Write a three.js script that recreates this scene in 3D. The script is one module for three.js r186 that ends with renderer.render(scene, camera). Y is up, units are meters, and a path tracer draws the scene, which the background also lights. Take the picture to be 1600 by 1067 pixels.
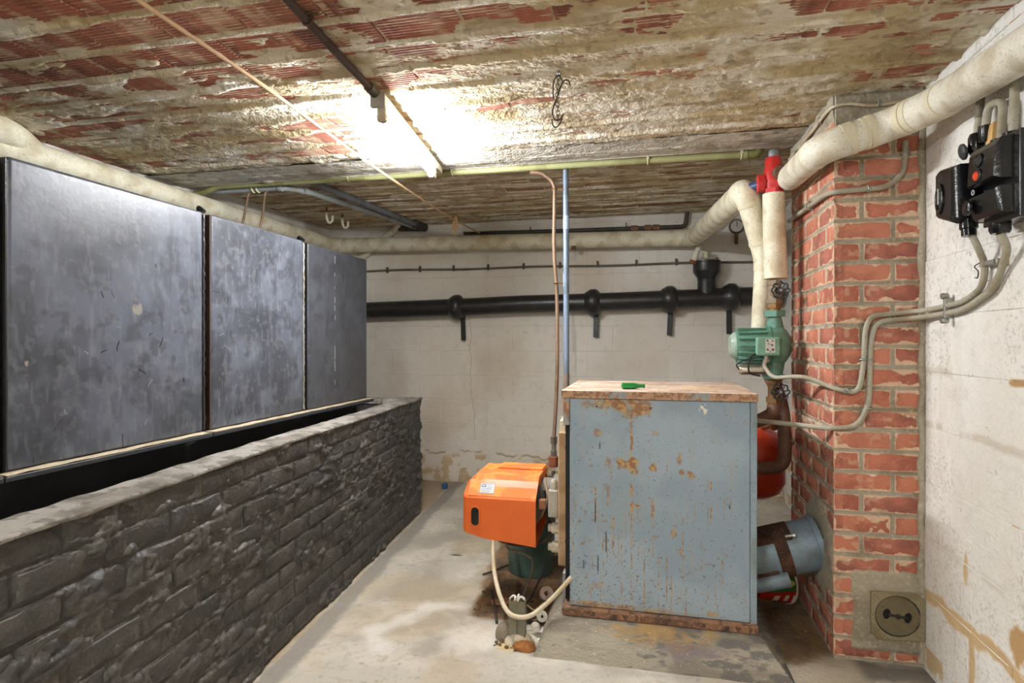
import * as THREE from 'three';
import { RoundedBoxGeometry } from 'three/addons/geometries/RoundedBoxGeometry.js';
import { mergeGeometries, toCreasedNormals } from 'three/addons/utils/BufferGeometryUtils.js';
import { RectAreaLightUniformsLib } from 'three/addons/lights/RectAreaLightUniformsLib.js';

// ---------- camera, exposure, lamps ----------
const scene = new THREE.Scene();
scene.background = new THREE.Color(0x000000);            // a closed cellar: no sky is seen
const camera = new THREE.PerspectiveCamera(60.15, 1600 / 1067, 0.02, 50);
camera.position.set(0, 1.16, 0);
camera.rotation.set(-0.0027, THREE.MathUtils.degToRad(12.97), 0, 'YXZ');
const renderer = new THREE.WebGLRenderer({ antialias: true });
renderer.toneMapping = THREE.LinearToneMapping;
renderer.toneMappingExposure = 1.5;
renderer.shadowMap.enabled = true;
RectAreaLightUniformsLib.init();
const TUBE_RADIANCE = 300, TUBE_COLOR = new THREE.Color(0.93, 0.957, 1.0);
const LAMPS = [                                           // [x, z far end, z near end, strength] of each fluorescent tube
  [-0.985, -2.70, -1.98, 1.0],
  [-0.80, 0.15, 1.30, 1.0],
];

// ---------- seeded noise ----------
function rng(seed) {
  let a = seed >>> 0;
  return () => { a = (a + 0x6D2B79F5) | 0; let t = Math.imul(a ^ (a >>> 15), 1 | a); t = (t + Math.imul(t ^ (t >>> 7), 61 | t)) ^ t; return ((t ^ (t >>> 14)) >>> 0) / 4294967296; };
}
const PERM = new Int32Array(8192), VAL = new Float32Array(4096);
{ const r = rng(20240); for (let i = 0; i < 4096; i++) { PERM[i] = i; VAL[i] = r(); } for (let i = 4095; i > 0; i--) { const j = Math.floor(r() * (i + 1)), t = PERM[i]; PERM[i] = PERM[j]; PERM[j] = t; } for (let i = 0; i < 4096; i++) PERM[4096 + i] = PERM[i]; }
const hash = (x, y, s) => VAL[PERM[(PERM[(x + s * 619) & 4095] + y) & 4095]];
function vn(x, y, s, p = 0, q = p) {
  const xi = Math.floor(x), yi = Math.floor(y); let fx = x - xi, fy = y - yi;
  fx = fx * fx * (3 - 2 * fx); fy = fy * fy * (3 - 2 * fy);
  let x0 = xi, x1 = xi + 1, y0 = yi, y1 = yi + 1;
  if (p) { x0 = ((x0 % p) + p) % p; x1 = ((x1 % p) + p) % p; y0 = ((y0 % q) + q) % q; y1 = ((y1 % q) + q) % q; }
  const k = s * 619, A = PERM[(x0 + k) & 4095], B = PERM[(x1 + k) & 4095];
  const a = VAL[PERM[(A + y0) & 4095]], b = VAL[PERM[(B + y0) & 4095]], c = VAL[PERM[(A + y1) & 4095]], d = VAL[PERM[(B + y1) & 4095]];
  return a + (b - a) * fx + (c - a + (a - b - c + d) * fx) * fy;
}
function fbm(x, y, o, s, p = 0, q = p) {
  let v = 0, a = 0.5, n = 0;
  for (let i = 0; i < o; i++) { v += a * vn(x, y, s + i * 17, p, q); n += a; a *= 0.5; x *= 2; y *= 2; p *= 2; q *= 2; }
  return v / n;
}
const clamp = (x, a = 0, b = 1) => (x < a ? a : x > b ? b : x);
const sm = (a, b, x) => { const t = clamp((x - a) / (b - a)); return t * t * (3 - 2 * t); };
const mix3 = (a, b, t) => [a[0] + (b[0] - a[0]) * t, a[1] + (b[1] - a[1]) * t, a[2] + (b[2] - a[2]) * t];

// ---------- textures (u, v run 0..1 over a sheet of w x h metres whose lower corner is at u0, v0) ----------
function tex(px, py, w, h, fn, { srgb = true, u0 = 0, v0 = 0 } = {}) {
  const d = new Uint8Array(px * py * 4);
  for (let j = 0, k = 0; j < py; j++) for (let i = 0; i < px; i++, k += 4) {
    const c = fn((i + 0.5) / px, (j + 0.5) / py);
    if (typeof c === 'number') { d[k] = d[k + 1] = d[k + 2] = clamp(c) * 255; } else { d[k] = clamp(c[0], 0, 255); d[k + 1] = clamp(c[1], 0, 255); d[k + 2] = clamp(c[2], 0, 255); }
    d[k + 3] = 255;
  }
  const t = new THREE.DataTexture(d, px, py, THREE.RGBAFormat);
  t.magFilter = THREE.LinearFilter; t.minFilter = THREE.LinearFilter;
  t.wrapS = t.wrapT = THREE.RepeatWrapping;
  t.repeat.set(1 / w, 1 / h); t.offset.set(-u0 / w, -v0 / h);
  if (srgb) t.colorSpace = THREE.SRGBColorSpace;
  t.needsUpdate = true;
  return t;
}
function mat(color, rough, o = {}) {
  return new THREE.MeshPhysicalMaterial({ color, roughness: rough, metalness: 0, side: THREE.DoubleSide, ...o });
}

// ---------- geometry helpers ----------
const V = (x, y, z) => new THREE.Vector3(x, y, z);
function uvBox(g) {                                       // uv in metres on the plane that each face mostly lies in
  g = g.index ? g.toNonIndexed() : g;
  const p = g.attributes.position, n = g.attributes.normal, uv = new Float32Array(p.count * 2);
  for (let i = 0; i < p.count; i += 3) {
    let nx = 0, ny = 0, nz = 0;
    for (let k = i; k < i + 3; k++) { nx += n.getX(k); ny += n.getY(k); nz += n.getZ(k); }
    nx = Math.abs(nx); ny = Math.abs(ny); nz = Math.abs(nz);
    for (let k = i; k < i + 3; k++) {
      const a = nx > ny && nx > nz ? [p.getZ(k), p.getY(k)] : ny > nz ? [p.getX(k), p.getZ(k)] : [p.getX(k), p.getY(k)];
      uv[2 * k] = a[0]; uv[2 * k + 1] = a[1];
    }
  }
  g.setAttribute('uv', new THREE.BufferAttribute(uv, 2));
  return g;
}
function plain(g) { const q = g.index ? g.toNonIndexed() : g; for (const k of Object.keys(q.attributes)) if (!['position', 'normal', 'uv'].includes(k)) q.deleteAttribute(k); return q; }
const join = (list) => mergeGeometries(list.map(plain));
function box(x0, x1, y0, y1, z0, z1, r = 0.003) {         // a box between two corners, its edges rounded
  const w = x1 - x0, h = y1 - y0, d = z1 - z0;
  const g = r > 0 ? new RoundedBoxGeometry(w, h, d, 2, Math.min(r, w / 2.1, h / 2.1, d / 2.1)) : new THREE.BoxGeometry(w, h, d);
  g.translate((x0 + x1) / 2, (y0 + y1) / 2, (z0 + z1) / 2);
  return uvBox(g);
}
function fillet(pts, rad, n = 7) {                        // a broken line with its corners rounded
  const P = pts.map((p) => (p.isVector3 ? p : V(...p))), out = [P[0]];
  for (let i = 1; i < P.length - 1; i++) {
    const a = P[i - 1].clone().sub(P[i]), b = P[i + 1].clone().sub(P[i]);
    const r = Math.min(Array.isArray(rad) ? rad[i - 1] : rad, a.length() * 0.48, b.length() * 0.48);
    const A = P[i].clone().addScaledVector(a.normalize(), r), B = P[i].clone().addScaledVector(b.normalize(), r);
    for (let k = 0; k <= n; k++) { const t = k / n; out.push(A.clone().multiplyScalar((1 - t) * (1 - t)).addScaledVector(P[i], 2 * t * (1 - t)).addScaledVector(B, t * t)); }
  }
  out.push(P[P.length - 1]);
  return out;
}
const curve = (pts, n = 40) => new THREE.CatmullRomCurve3(pts.map((p) => (p.isVector3 ? p : V(...p))), false, 'centripetal').getPoints(n);
function sweep(pts, r, seg = 14, cap = true) {            // a tube along points, r a number or a function of the share of its length
  const P = pts.filter((p, i) => i === 0 || p.distanceTo(pts[i - 1]) > 1e-5), n = P.length;
  const T = P.map((p, i) => P[Math.min(i + 1, n - 1)].clone().sub(P[Math.max(i - 1, 0)]).normalize());
  let N = Math.abs(T[0].y) < 0.9 ? V(0, 1, 0) : V(1, 0, 0);
  N.sub(T[0].clone().multiplyScalar(N.dot(T[0]))).normalize();
  const len = [0]; for (let i = 1; i < n; i++) len.push(len[i - 1] + P[i].distanceTo(P[i - 1]));
  const pos = [], nor = [], uv = [], idx = [];
  for (let i = 0; i < n; i++) {
    N.sub(T[i].clone().multiplyScalar(N.dot(T[i]))).normalize();
    const B = T[i].clone().cross(N), R = typeof r === 'number' ? r : r(len[i] / len[n - 1]);
    for (let k = 0; k <= seg; k++) {
      const a = (k / seg) * 2 * Math.PI, d = N.clone().multiplyScalar(Math.cos(a)).addScaledVector(B, Math.sin(a));
      pos.push(P[i].x + d.x * R, P[i].y + d.y * R, P[i].z + d.z * R); nor.push(d.x, d.y, d.z); uv.push((k / seg) * 2 * Math.PI * R, len[i]);
    }
  }
  for (let i = 0; i < n - 1; i++) for (let k = 0; k < seg; k++) { const a = i * (seg + 1) + k, b = a + seg + 1; idx.push(a, a + 1, b, b, a + 1, b + 1); }
  if (cap) for (const [i, s] of [[0, -1], [n - 1, 1]]) {
    const c = pos.length / 3; pos.push(P[i].x, P[i].y, P[i].z); nor.push(T[i].x * s, T[i].y * s, T[i].z * s); uv.push(0, 0);
    for (let k = 0; k <= seg; k++) { const o = (i * (seg + 1) + k) * 3; pos.push(pos[o], pos[o + 1], pos[o + 2]); nor.push(T[i].x * s, T[i].y * s, T[i].z * s); uv.push(0.01 * Math.cos(k), 0.01 * Math.sin(k)); }
    for (let k = 0; k < seg; k++) s > 0 ? idx.push(c, c + 1 + k, c + 2 + k) : idx.push(c, c + 2 + k, c + 1 + k);
  }
  const g = new THREE.BufferGeometry();
  g.setAttribute('position', new THREE.Float32BufferAttribute(pos, 3)); g.setAttribute('normal', new THREE.Float32BufferAttribute(nor, 3)); g.setAttribute('uv', new THREE.Float32BufferAttribute(uv, 2));
  g.setIndex(idx);
  return g;
}
function lathe(prof, from, to, seg = 24) {                // profile of [radius, share 0..1] pairs turned about the line from -> to (share 1 = to)
  const A = from.isVector3 ? from : V(...from), B = to.isVector3 ? to : V(...to), L = A.distanceTo(B);
  const pts = []; for (const [r, t] of prof) pts.push(new THREE.Vector2(Math.max(r, 1e-4), t * L));
  let g = new THREE.LatheGeometry(pts, seg);
  g = toCreasedNormals(g, 0.7);
  g.applyQuaternion(new THREE.Quaternion().setFromUnitVectors(V(0, 1, 0), B.clone().sub(A).normalize()));
  g.translate(A.x, A.y, A.z);
  return uvBox(g);
}
const rod = (a, b, r, seg = 14) => sweep([V(...a), V(...b)], r, seg);
function disc(r, from, to, bevel = 0.15, seg = 24) { return lathe([[0, 0], [r * (1 - bevel), 0], [r, bevel], [r, 1 - bevel], [r * (1 - bevel), 1], [0, 1]], from, to, seg); }
function hex(r, from, to) { const A = V(...from), B = V(...to); let g = new THREE.CylinderGeometry(r, r, A.distanceTo(B), 6); g = toCreasedNormals(g, 0.3); g.applyQuaternion(new THREE.Quaternion().setFromUnitVectors(V(0, 1, 0), B.clone().sub(A).normalize())); g.translate((A.x + B.x) / 2, (A.y + B.y) / 2, (A.z + B.z) / 2); return uvBox(g); }
function torus(c, R, r, axis = [0, 0, 1], seg = 28, arc = Math.PI * 2) { const g = new THREE.TorusGeometry(R, r, 8, seg, arc); g.applyQuaternion(new THREE.Quaternion().setFromUnitVectors(V(0, 0, 1), V(...axis).normalize())); g.translate(...c); return g; }
function extrude(pts, depth, bevel = 0.003) {             // outline in x-y, pushed along +z
  const s = new THREE.Shape(pts.map(([x, y]) => new THREE.Vector2(x, y)));
  return uvBox(new THREE.ExtrudeGeometry(s, { depth: depth - 2 * bevel, bevelEnabled: bevel > 0, bevelSize: bevel, bevelThickness: bevel, bevelSegments: 2, curveSegments: 8 }).translate(0, 0, bevel));
}
function loft(rings, closeEnds = true, crease = 0.5, openLast = false) {    // rings of equally many points
  const n = rings[0].length, pos = [], idx = [];
  for (const r of rings) for (const p of r) pos.push(...p);
  for (let i = 0; i < rings.length - 1; i++) for (let k = 0; k < n; k++) { const a = i * n + k, b = i * n + ((k + 1) % n), c = a + n, d = b + n; idx.push(a, b, c, c, b, d); }
  if (closeEnds) {
    const shape = (r) => THREE.ShapeUtils.triangulateShape(r.map((p) => new THREE.Vector2(p[2], p[1])), []);
    for (const t of shape(rings[0])) idx.push(t[0], t[1], t[2]);
    const o = (rings.length - 1) * n; if (!openLast) for (const t of shape(rings[rings.length - 1])) idx.push(o + t[2], o + t[1], o + t[0]);
  }
  const g = new THREE.BufferGeometry(); g.setAttribute('position', new THREE.Float32BufferAttribute(pos, 3)); g.setIndex(idx);
  return uvBox(toCreasedNormals(g, crease));
}
function sheet(nu, nv, P, flip = false) {                 // a displaced grid: P(s, t) -> [x, y, z, u, v]
  const pos = new Float32Array((nu + 1) * (nv + 1) * 3), uv = new Float32Array((nu + 1) * (nv + 1) * 2), idx = new Uint32Array(nu * nv * 6);
  for (let j = 0, k = 0; j <= nv; j++) for (let i = 0; i <= nu; i++, k++) { const p = P(i / nu, j / nv); pos[3 * k] = p[0]; pos[3 * k + 1] = p[1]; pos[3 * k + 2] = p[2]; uv[2 * k] = p[3]; uv[2 * k + 1] = p[4]; }
  for (let j = 0, k = 0; j < nv; j++) for (let i = 0; i < nu; i++) {
    const a = j * (nu + 1) + i, b = a + 1, c = a + nu + 1, d = c + 1;
    if (flip) { idx[k++] = a; idx[k++] = c; idx[k++] = b; idx[k++] = b; idx[k++] = c; idx[k++] = d; } else { idx[k++] = a; idx[k++] = b; idx[k++] = c; idx[k++] = b; idx[k++] = d; idx[k++] = c; }
  }
  const g = new THREE.BufferGeometry();
  g.setAttribute('position', new THREE.BufferAttribute(pos, 3)); g.setAttribute('uv', new THREE.BufferAttribute(uv, 2)); g.setIndex(new THREE.BufferAttribute(idx, 1));
  g.computeVertexNormals();
  return g;
}
function brickGeo(w, h, d, seed, bev = 0.006, rough = 0.0025, nx = 3, ny = 2, crease = 0.9) {   // a worn brick, face towards +z at z = 0, body behind
  const R = rng(seed), pos = [], idx = [], jit = () => (R() - 0.5) * 2 * rough;
  for (let j = 0; j <= ny; j++) for (let i = 0; i <= nx; i++) pos.push(-w / 2 + bev + ((w - 2 * bev) * i) / nx + jit() * 0.6, -h / 2 + bev + ((h - 2 * bev) * j) / ny + jit() * 0.6, jit() * 0.6);
  for (let j = 0; j < ny; j++) for (let i = 0; i < nx; i++) { const a = j * (nx + 1) + i, b = a + 1, c = a + nx + 1; idx.push(a, b, c, b, c + 1, c); }
  const rim = [];
  for (let i = 0; i <= nx; i++) rim.push([i, 0]); for (let j = 1; j <= ny; j++) rim.push([nx, j]); for (let i = nx - 1; i >= 0; i--) rim.push([i, ny]); for (let j = ny - 1; j > 0; j--) rim.push([0, j]);
  const m = rim.length, o = pos.length / 3;
  for (const z of [-bev, -d]) for (const [i, j] of rim) pos.push(-w / 2 + (w * i) / nx + jit(), -h / 2 + (h * j) / ny + jit(), z);
  for (let k = 0; k < m; k++) {
    const k2 = (k + 1) % m, a = rim[k][1] * (nx + 1) + rim[k][0], b = rim[k2][1] * (nx + 1) + rim[k2][0];
    idx.push(a, o + k, b, b, o + k, o + k2, o + k, o + m + k, o + k2, o + k2, o + m + k, o + m + k2);
  }
  const g = new THREE.BufferGeometry(); g.setAttribute('position', new THREE.Float32BufferAttribute(pos, 3)); g.setIndex(idx);
  const q = uvBox(toCreasedNormals(g, crease)), uv = q.attributes.uv, du = R() * 3, dv = R() * 3;
  for (let i = 0; i < uv.count; i++) uv.setXY(i, uv.getX(i) + du, uv.getY(i) + dv);
  return q;
}

// ---------- scene helpers ----------
const used = new Map();
function numbered(name) { const n = used.get(name) || 0; used.set(name, n + 1); return n ? `${name}_${String(n).padStart(3, '0')}` : name; }
const origin = new WeakMap();                             // the world position of each thing's base; geometry is given in world coordinates
function thing(name, label, category, at = [0, 0, 0], group) {
  const o = new THREE.Group(); o.name = numbered(name); o.position.set(...at); scene.add(o); origin.set(o, V(...at));
  o.userData = { label, category }; if (group) o.userData.group = group;
  return o;
}
function part(name, geo, material, parent, label) {
  const m = new THREE.Mesh(geo, material); m.name = name; m.castShadow = m.receiveShadow = true;
  const b = origin.get(parent) || V(0, 0, 0); geo.translate(-b.x, -b.y, -b.z); origin.set(m, b.clone());
  if (label) m.userData.label = label;
  parent.add(m); return m;
}
function piece(name, geo, material, parent, x, y, z, ry = 0, rz = 0) {   // one of many alike pieces: shared geometry, its own place
  const m = new THREE.Mesh(geo, material); m.name = name; m.castShadow = m.receiveShadow = true;
  const b = origin.get(parent) || V(0, 0, 0); m.position.set(x - b.x, y - b.y, z - b.z); m.rotation.set(0, ry, rz); parent.add(m); return m;
}
function struct(name, geo, material) {
  const m = new THREE.Mesh(geo, material); m.name = name; m.castShadow = m.receiveShadow = true; m.userData.kind = 'structure';
  scene.add(m); origin.set(m, V(0, 0, 0)); return m;
}
function solo(name, geo, material, label, category, group) {
  const m = new THREE.Mesh(geo, material); m.name = numbered(name); m.castShadow = m.receiveShadow = true;
  m.userData = { label, category }; if (group) m.userData.group = group;
  geo.computeBoundingBox(); const c = geo.boundingBox.getCenter(V(0, 0, 0)); c.y = geo.boundingBox.min.y;
  geo.translate(-c.x, -c.y, -c.z); m.position.copy(c); scene.add(m); origin.set(m, c.clone()); return m;
}
// whether a point falls in or near the frame (to leave out pieces that the photograph shows nothing of)
const eye = V(0, 1.16, 0), th = THREE.MathUtils.degToRad(12.97);
function inFrame(x, y, z, m = 60) {
  const f = -Math.sin(th) * x - Math.cos(th) * z; if (f < 0.1) return false;
  const px = 800 + (921 * (Math.cos(th) * x - Math.sin(th) * z)) / f, py = 531 - (921 * (y - eye.y)) / f;
  return px > -m && px < 1600 + m && py > -m && py < 1067 + m;
}

// ---------- materials ----------
const lineDist = (x, y, x0, y0, x1, y1) => { const dx = x1 - x0, dy = y1 - y0, t = clamp(((x - x0) * dx + (y - y0) * dy) / (dx * dx + dy * dy)); return Math.hypot(x - x0 - t * dx, y - y0 - t * dy); };
// fine relief shared by many surfaces: 1 m tile
const reliefMap = tex(1024, 1024, 1, 1, (u, v) => 0.55 * fbm(u * 24, v * 24, 5, 3, 24) + 0.45 * fbm(u * 110, v * 110, 3, 9, 110), { srgb: false });
const fineMap = tex(512, 512, 0.25, 0.25, (u, v) => fbm(u * 40, v * 40, 4, 5, 40), { srgb: false });
// blotchy dirt that multiplies a plain colour: 0.5 m tile
const grimeMap = tex(512, 512, 0.5, 0.5, (u, v) => {
  const a = fbm(u * 6, v * 6, 6, 21, 6), b = fbm(u * 70, v * 70, 3, 22, 70), sp = sm(0.80, 0.9, vn(u * 120, v * 120, 23, 120));
  let c = mix3([255, 254, 250], [222, 213, 197], sm(0.40, 0.72, a) * 0.9);
  c = mix3(c, [214, 205, 190], sm(0.5, 0.85, b) * 0.4);
  return mix3(c, [150, 136, 116], sp * 0.35);
});
const rustMap = tex(512, 512, 0.4, 0.4, (u, v) => {
  const a = fbm(u * 9, v * 9, 5, 31, 9), b = fbm(u * 50, v * 50, 3, 32, 50);
  let c = mix3([98, 72, 56], [140, 102, 76], sm(0.35, 0.65, a));
  c = mix3(c, [178, 140, 106], sm(0.6, 0.78, b) * 0.6);
  return mix3(c, [64, 48, 40], sm(0.58, 0.75, fbm(u * 20, v * 20, 4, 33, 20)) * 0.7);
});
// white-washed block wall
function wash(x, y, s) {
  const a = fbm(x * 1.6, y * 1.6, 5, s), b = fbm(x * 22, y * 22, 4, s + 1), c = vn(x * 120, y * 120, s + 2) * vn(x * 19, y * 19, s + 3), st = fbm(x * 14, y * 1.3, 4, s + 4);
  let k = mix3([226, 222, 212], [205, 196, 181], sm(0.42, 0.68, a));
  k = mix3(k, [188, 178, 162], sm(0.56, 0.78, b) * 0.45);
  k = mix3(k, [196, 184, 166], sm(0.6, 0.75, st) * 0.35);
  return mix3(k, [128, 118, 104], sm(0.66, 0.8, c) * 0.6);
}
const backWallMap = tex(1600, 900, 3.8, 2.14, (u, v) => {
  const x = -2.75 + u * 3.8, y = v * 2.14;
  let c = mix3(wash(x, y, 41), [238, 233, 224], 0.6);
  // soft brown dust clouds, a few old drips and a crack
  c = mix3(c, [200, 182, 160], sm(0.5, 0.75, fbm(x * 2.4 + 3, y * 2.1, 5, 47)) * 0.4);
  const crack = Math.abs(x + 1.40 + 0.05 * (y - 1.0) + 0.05 * (fbm(y * 9, 2, 4, 49) - 0.5));
  if (y < 1.36 && y > 0.35) c = mix3(c, [134, 122, 108], (1 - sm(0.001, 0.003, crack)) * 0.55);
  if (Math.abs(x + 0.56) < 0.03) c = mix3(c, [186, 190, 184], (1 - sm(0.012, 0.022, Math.abs(x + 0.56))) * 0.55 * sm(0.35, 0.6, fbm(x * 30, y * 6, 3, 52)));
  // flaked foot of the wall: bare ochre masonry with remains of white paint
  const e = 0.24 + 0.10 * (fbm(x * 5, 7, 4, 53) - 0.5), n = fbm(x * 13, y * 13, 5, 54);
  const bare = (1 - sm(e - 0.05, e, y)) * sm(0.52, 0.62, n + 0.03 * (1 - y / 0.25));
  c = mix3(c, mix3([206, 180, 138], [180, 156, 122], fbm(x * 40, y * 40, 3, 55)), bare * 0.85);
  const edge = Math.abs(y - e + 0.02 * (fbm(x * 40, 3, 2, 56) - 0.5));
  return mix3(c, [150, 124, 90], (1 - sm(0.004, 0.012, edge)) * 0.55 * sm(0.4, 0.6, fbm(x * 9, 5, 2, 57)));
}, { u0: -2.75, v0: 0 });
const rightWallMap = tex(1024, 1024, 2.1, 2.1, (u, v) => {
  const z = -3.0 + u * 2.1, y = v * 2.1;
  let c = mix3(wash(z, y, 61), [232, 231, 228], 0.4);
  const n = fbm(z * 16, y * 16, 5, 62), big = fbm(z * 4, y * 4, 4, 63);
  const sp = sm(0.62, 0.72, fbm(z * 120, y * 120, 2, 64)) * sm(0.40, 0.6, big); c = mix3(c, [170, 162, 150], sp * 0.4);
  const ochre = mix3([206, 174, 126], [182, 150, 106], n);
  const d1 = Math.abs(y - 0.275 - 0.02 * (fbm(z * 9, 1, 3, 65) - 0.5) * 2); c = mix3(c, ochre, (1 - sm(0.014, 0.03, d1 + 0.03 * (n - 0.5))) * 0.95);
  const d2 = Math.abs(z + 2.035 + 0.02 * (fbm(y * 12, 4, 2, 66) - 0.5)); if (y < 0.29) c = mix3(c, ochre, (1 - sm(0.010, 0.02, d2 + 0.02 * (n - 0.5))) * 0.9);
  if (y < 0.09) c = mix3(c, ochre, sm(0.45, 0.6, n) * 0.8);
  const d3 = Math.hypot((z + 1.82) / 0.05, (y - 1.046) / 0.012); c = mix3(c, [164, 122, 74], (1 - sm(0.6, 1.2, d3 + (n - 0.5) * 1.5)) * 0.85);
  const d4 = Math.hypot((z + 2.07) / 0.012, (y - 0.47) / 0.05); c = mix3(c, ochre, (1 - sm(0.6, 1.3, d4 + (n - 0.5) * 1.6)) * 0.9);
  const d5 = Math.hypot((z + 1.8) / 0.05, (y - 0.36) / 0.06); c = mix3(c, [170, 126, 72], (1 - sm(0.3, 0.9, d5 + (n - 0.5) * 3)) * 0.8);
  for (const [yy, k] of [[1.05, 0.3], [0.865, 0.4], [0.47, 0.25]]) c = mix3(c, [168, 152, 130], (1 - sm(0.004, 0.02, Math.abs(y - yy - 0.02 * (fbm(z * 8, yy, 3, 67) - 0.5)))) * k * sm(0.42, 0.6, fbm(z * 12, yy * 7, 3, 68)));
  return c;
}, { u0: -3.0, v0: 0 });
const whiteTileMap = tex(512, 512, 2, 2, (u, v) => mix3([224, 221, 214], [196, 187, 173], sm(0.4, 0.7, fbm(u * 6, v * 6, 5, 71, 6))));
const wallBack = mat(0xffffff, 0.92, { map: backWallMap, bumpMap: reliefMap, bumpScale: 0.004 });
const wallRight = mat(0xffffff, 0.92, { map: rightWallMap, bumpMap: reliefMap, bumpScale: 0.006 });
const wallPlain = mat(0xffffff, 0.95, { map: whiteTileMap, bumpMap: reliefMap, bumpScale: 0.004 });

// concrete floor with its stains: x -2.7..1.3, z -4.7..-0.7
const floorAt = (x, z) => {
  const a = fbm(x * 2.2, z * 2.2, 5, 81), b = fbm(x * 30, z * 30, 4, 82), n = fbm(x * 11, z * 11, 5, 83);
  let c = mix3([184, 179, 168], [160, 154, 142], sm(0.38, 0.66, a));
  c = mix3(c, [206, 200, 188], sm(0.55, 0.75, fbm(x * 5 + 9, z * 5, 5, 84)) * 0.6);
  c = mix3(c, [150, 142, 128], sm(0.5, 0.85, fbm(x * 60, z * 60, 3, 86)) * 0.35); c = mix3(c, [134, 126, 112], sm(0.68, 0.8, b) * 0.35);
  c = mix3(c, [176, 158, 128], sm(0.52, 0.72, fbm(x * 3.1, z * 3.1 + 5, 4, 85)) * 0.4);
  // grey cement strip at the foot of the black wall
  const wf = -1.165 + 0.0871 * z, s = x - wf;
  c = mix3(c, [128, 123, 116], (1 - sm(0.085, 0.125, s + 0.05 * (n - 0.5))) * sm(0.01, 0.03, s + 0.02 * (b - 0.5)) * 0.75);
  c = mix3(c, [150, 128, 98], (1 - sm(0.0, 0.03, s + 0.03 * (n - 0.5))) * 0.7);
  // white spill
  const w = Math.min(lineDist(x, z, -1.06, -2.14, -0.93, -2.42), lineDist(x, z, -0.93, -2.42, -0.80, -2.45), lineDist(x, z, -1.05, -2.12, -0.95, -2.06));
  c = mix3(c, [226, 225, 222], (1 - sm(0.0, 0.075, w + 0.10 * (n - 0.5))) * 0.6);
  const ring = Math.abs(Math.hypot((x + 0.93) / 1.25, z + 2.27) - 0.13); c = mix3(c, [214, 211, 204], (1 - sm(0.003, 0.03, ring + 0.05 * (n - 0.5))) * 0.18);
  c = mix3(c, [220, 216, 206], (1 - sm(0.05, 0.2, Math.hypot(x + 0.62, (z + 2.22)) + 0.22 * (n - 0.5))) * 0.6);
  c = mix3(c, [218, 214, 204], (1 - sm(0.08, 0.25, Math.hypot((x + 0.92) * 1.4, (z + 2.85)) + 0.2 * (n - 0.5))) * 0.4);
  c = mix3(c, [204, 176, 116], (1 - sm(0.03, 0.06, Math.hypot((x + 0.52), (z + 2.17)) + 0.04 * (n - 0.5))) * 0.7);
  // oily soot mat round and under the burner
  const mx = clamp((x + 0.82) / 0.5), e1 = Math.min(x + 0.74 - 0.1 * (z + 2.36), -(x + 0.28), -(z + 2.36), z + 3.35);
  const soot = sm(-0.01, 0.035, e1 + 0.06 * (n - 0.5));
  c = mix3(c, mix3([86, 66, 46], [128, 98, 66], sm(0.35, 0.65, n)), soot * 0.92);
  // brown dirt right of the boiler
  const e2 = Math.min(x - 0.36, -(x - 0.70), z + 3.3, -(z + 2.22 + 0.5 * (x - 0.38)));
  c = mix3(c, mix3([112, 82, 48], [82, 62, 40], sm(0.4, 0.62, n)), sm(-0.03, 0.05, e2 + 0.1 * (n - 0.5)) * 0.85);
  c = mix3(c, [70, 62, 54], (1 - sm(0.03, 0.1, Math.abs(z + 2.3) + 0.1 * (n - 0.5))) * sm(0.7, 0.76, x) * 0.6);
  return c;
};
const floorMap = tex(1600, 1600, 4, 4, (u, v) => floorAt(-2.7 + u * 4, -4.7 + v * 4), { u0: -2.7, v0: -4.7 });
const floorMat = mat(0xffffff, 0.85, { map: floorMap, bumpMap: reliefMap, bumpScale: 0.006 });

const gritMap = tex(768, 768, 0.45, 0.45, (u, v) => { const a = fbm(u * 16, v * 24, 4, 401, 16, 24), b = vn(u * 72, v * 72, 405, 72), c = vn(u * 150, v * 150, 406, 150); return clamp(0.5 * a + 0.3 * b * b + 0.25 * c * sm(0.4, 0.6, a)); }, { srgb: false });
// clay ceiling tiles and the mortar that oozes over them
const tileMaps = [0, 1, 2].map((k) => tex(512, 512, 0.5, 0.5, (u, v) => {
  const a = fbm(u * 6, v * 14, 5, 91 + k, 6, 14), b = fbm(u * 70, v * 70, 2, 95 + k, 70), w = fbm(u * 9, v * 16, 5, 99 + k, 9, 16);
  let c = mix3([[168, 104, 82], [158, 98, 78], [180, 118, 94]][k], [[130, 80, 64], [122, 78, 64], [146, 96, 78]][k], sm(0.4, 0.65, a));
  c = mix3(c, [190, 146, 120], sm(0.55, 0.8, b) * 0.4);
  return mix3(c, [202, 180, 150], sm(0.53, 0.68, w) * 0.8);
}));
const tileMats = tileMaps.map((m) => mat(0xffffff, 0.9, { map: m, bumpMap: reliefMap, bumpScale: 0.003 }));
const ceilMap = tex(1600, 820, 3.9, 2.0, (u, v) => {
  const x = -2.75 + u * 3.9, z = -3.0 + v * 2.0;
  const a = fbm(x * 2.1, z * 4, 4, 101), b = fbm(x * 9, z * 16, 5, 102), c2 = fbm(x * 40, z * 40, 3, 103), g = fbm(x * 1.6 + 4, z * 9, 4, 104);
  let c = mix3([214, 203, 178], [192, 174, 138], sm(0.40, 0.62, a + 0.07 * x));
  c = mix3(c, [230, 224, 210], sm(0.46, 0.64, b) * 0.75);
  c = mix3(c, [178, 156, 112], sm(0.54, 0.70, g) * 0.6);
  c = mix3(c, [152, 130, 98], sm(0.56, 0.7, fbm(x * 7 + 2, z * 13, 5, 105)) * 0.5);
  return mix3(c, [128, 108, 80], sm(0.6, 0.78, c2) * 0.4);
}, { u0: -2.75, v0: -3.0 });
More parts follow.
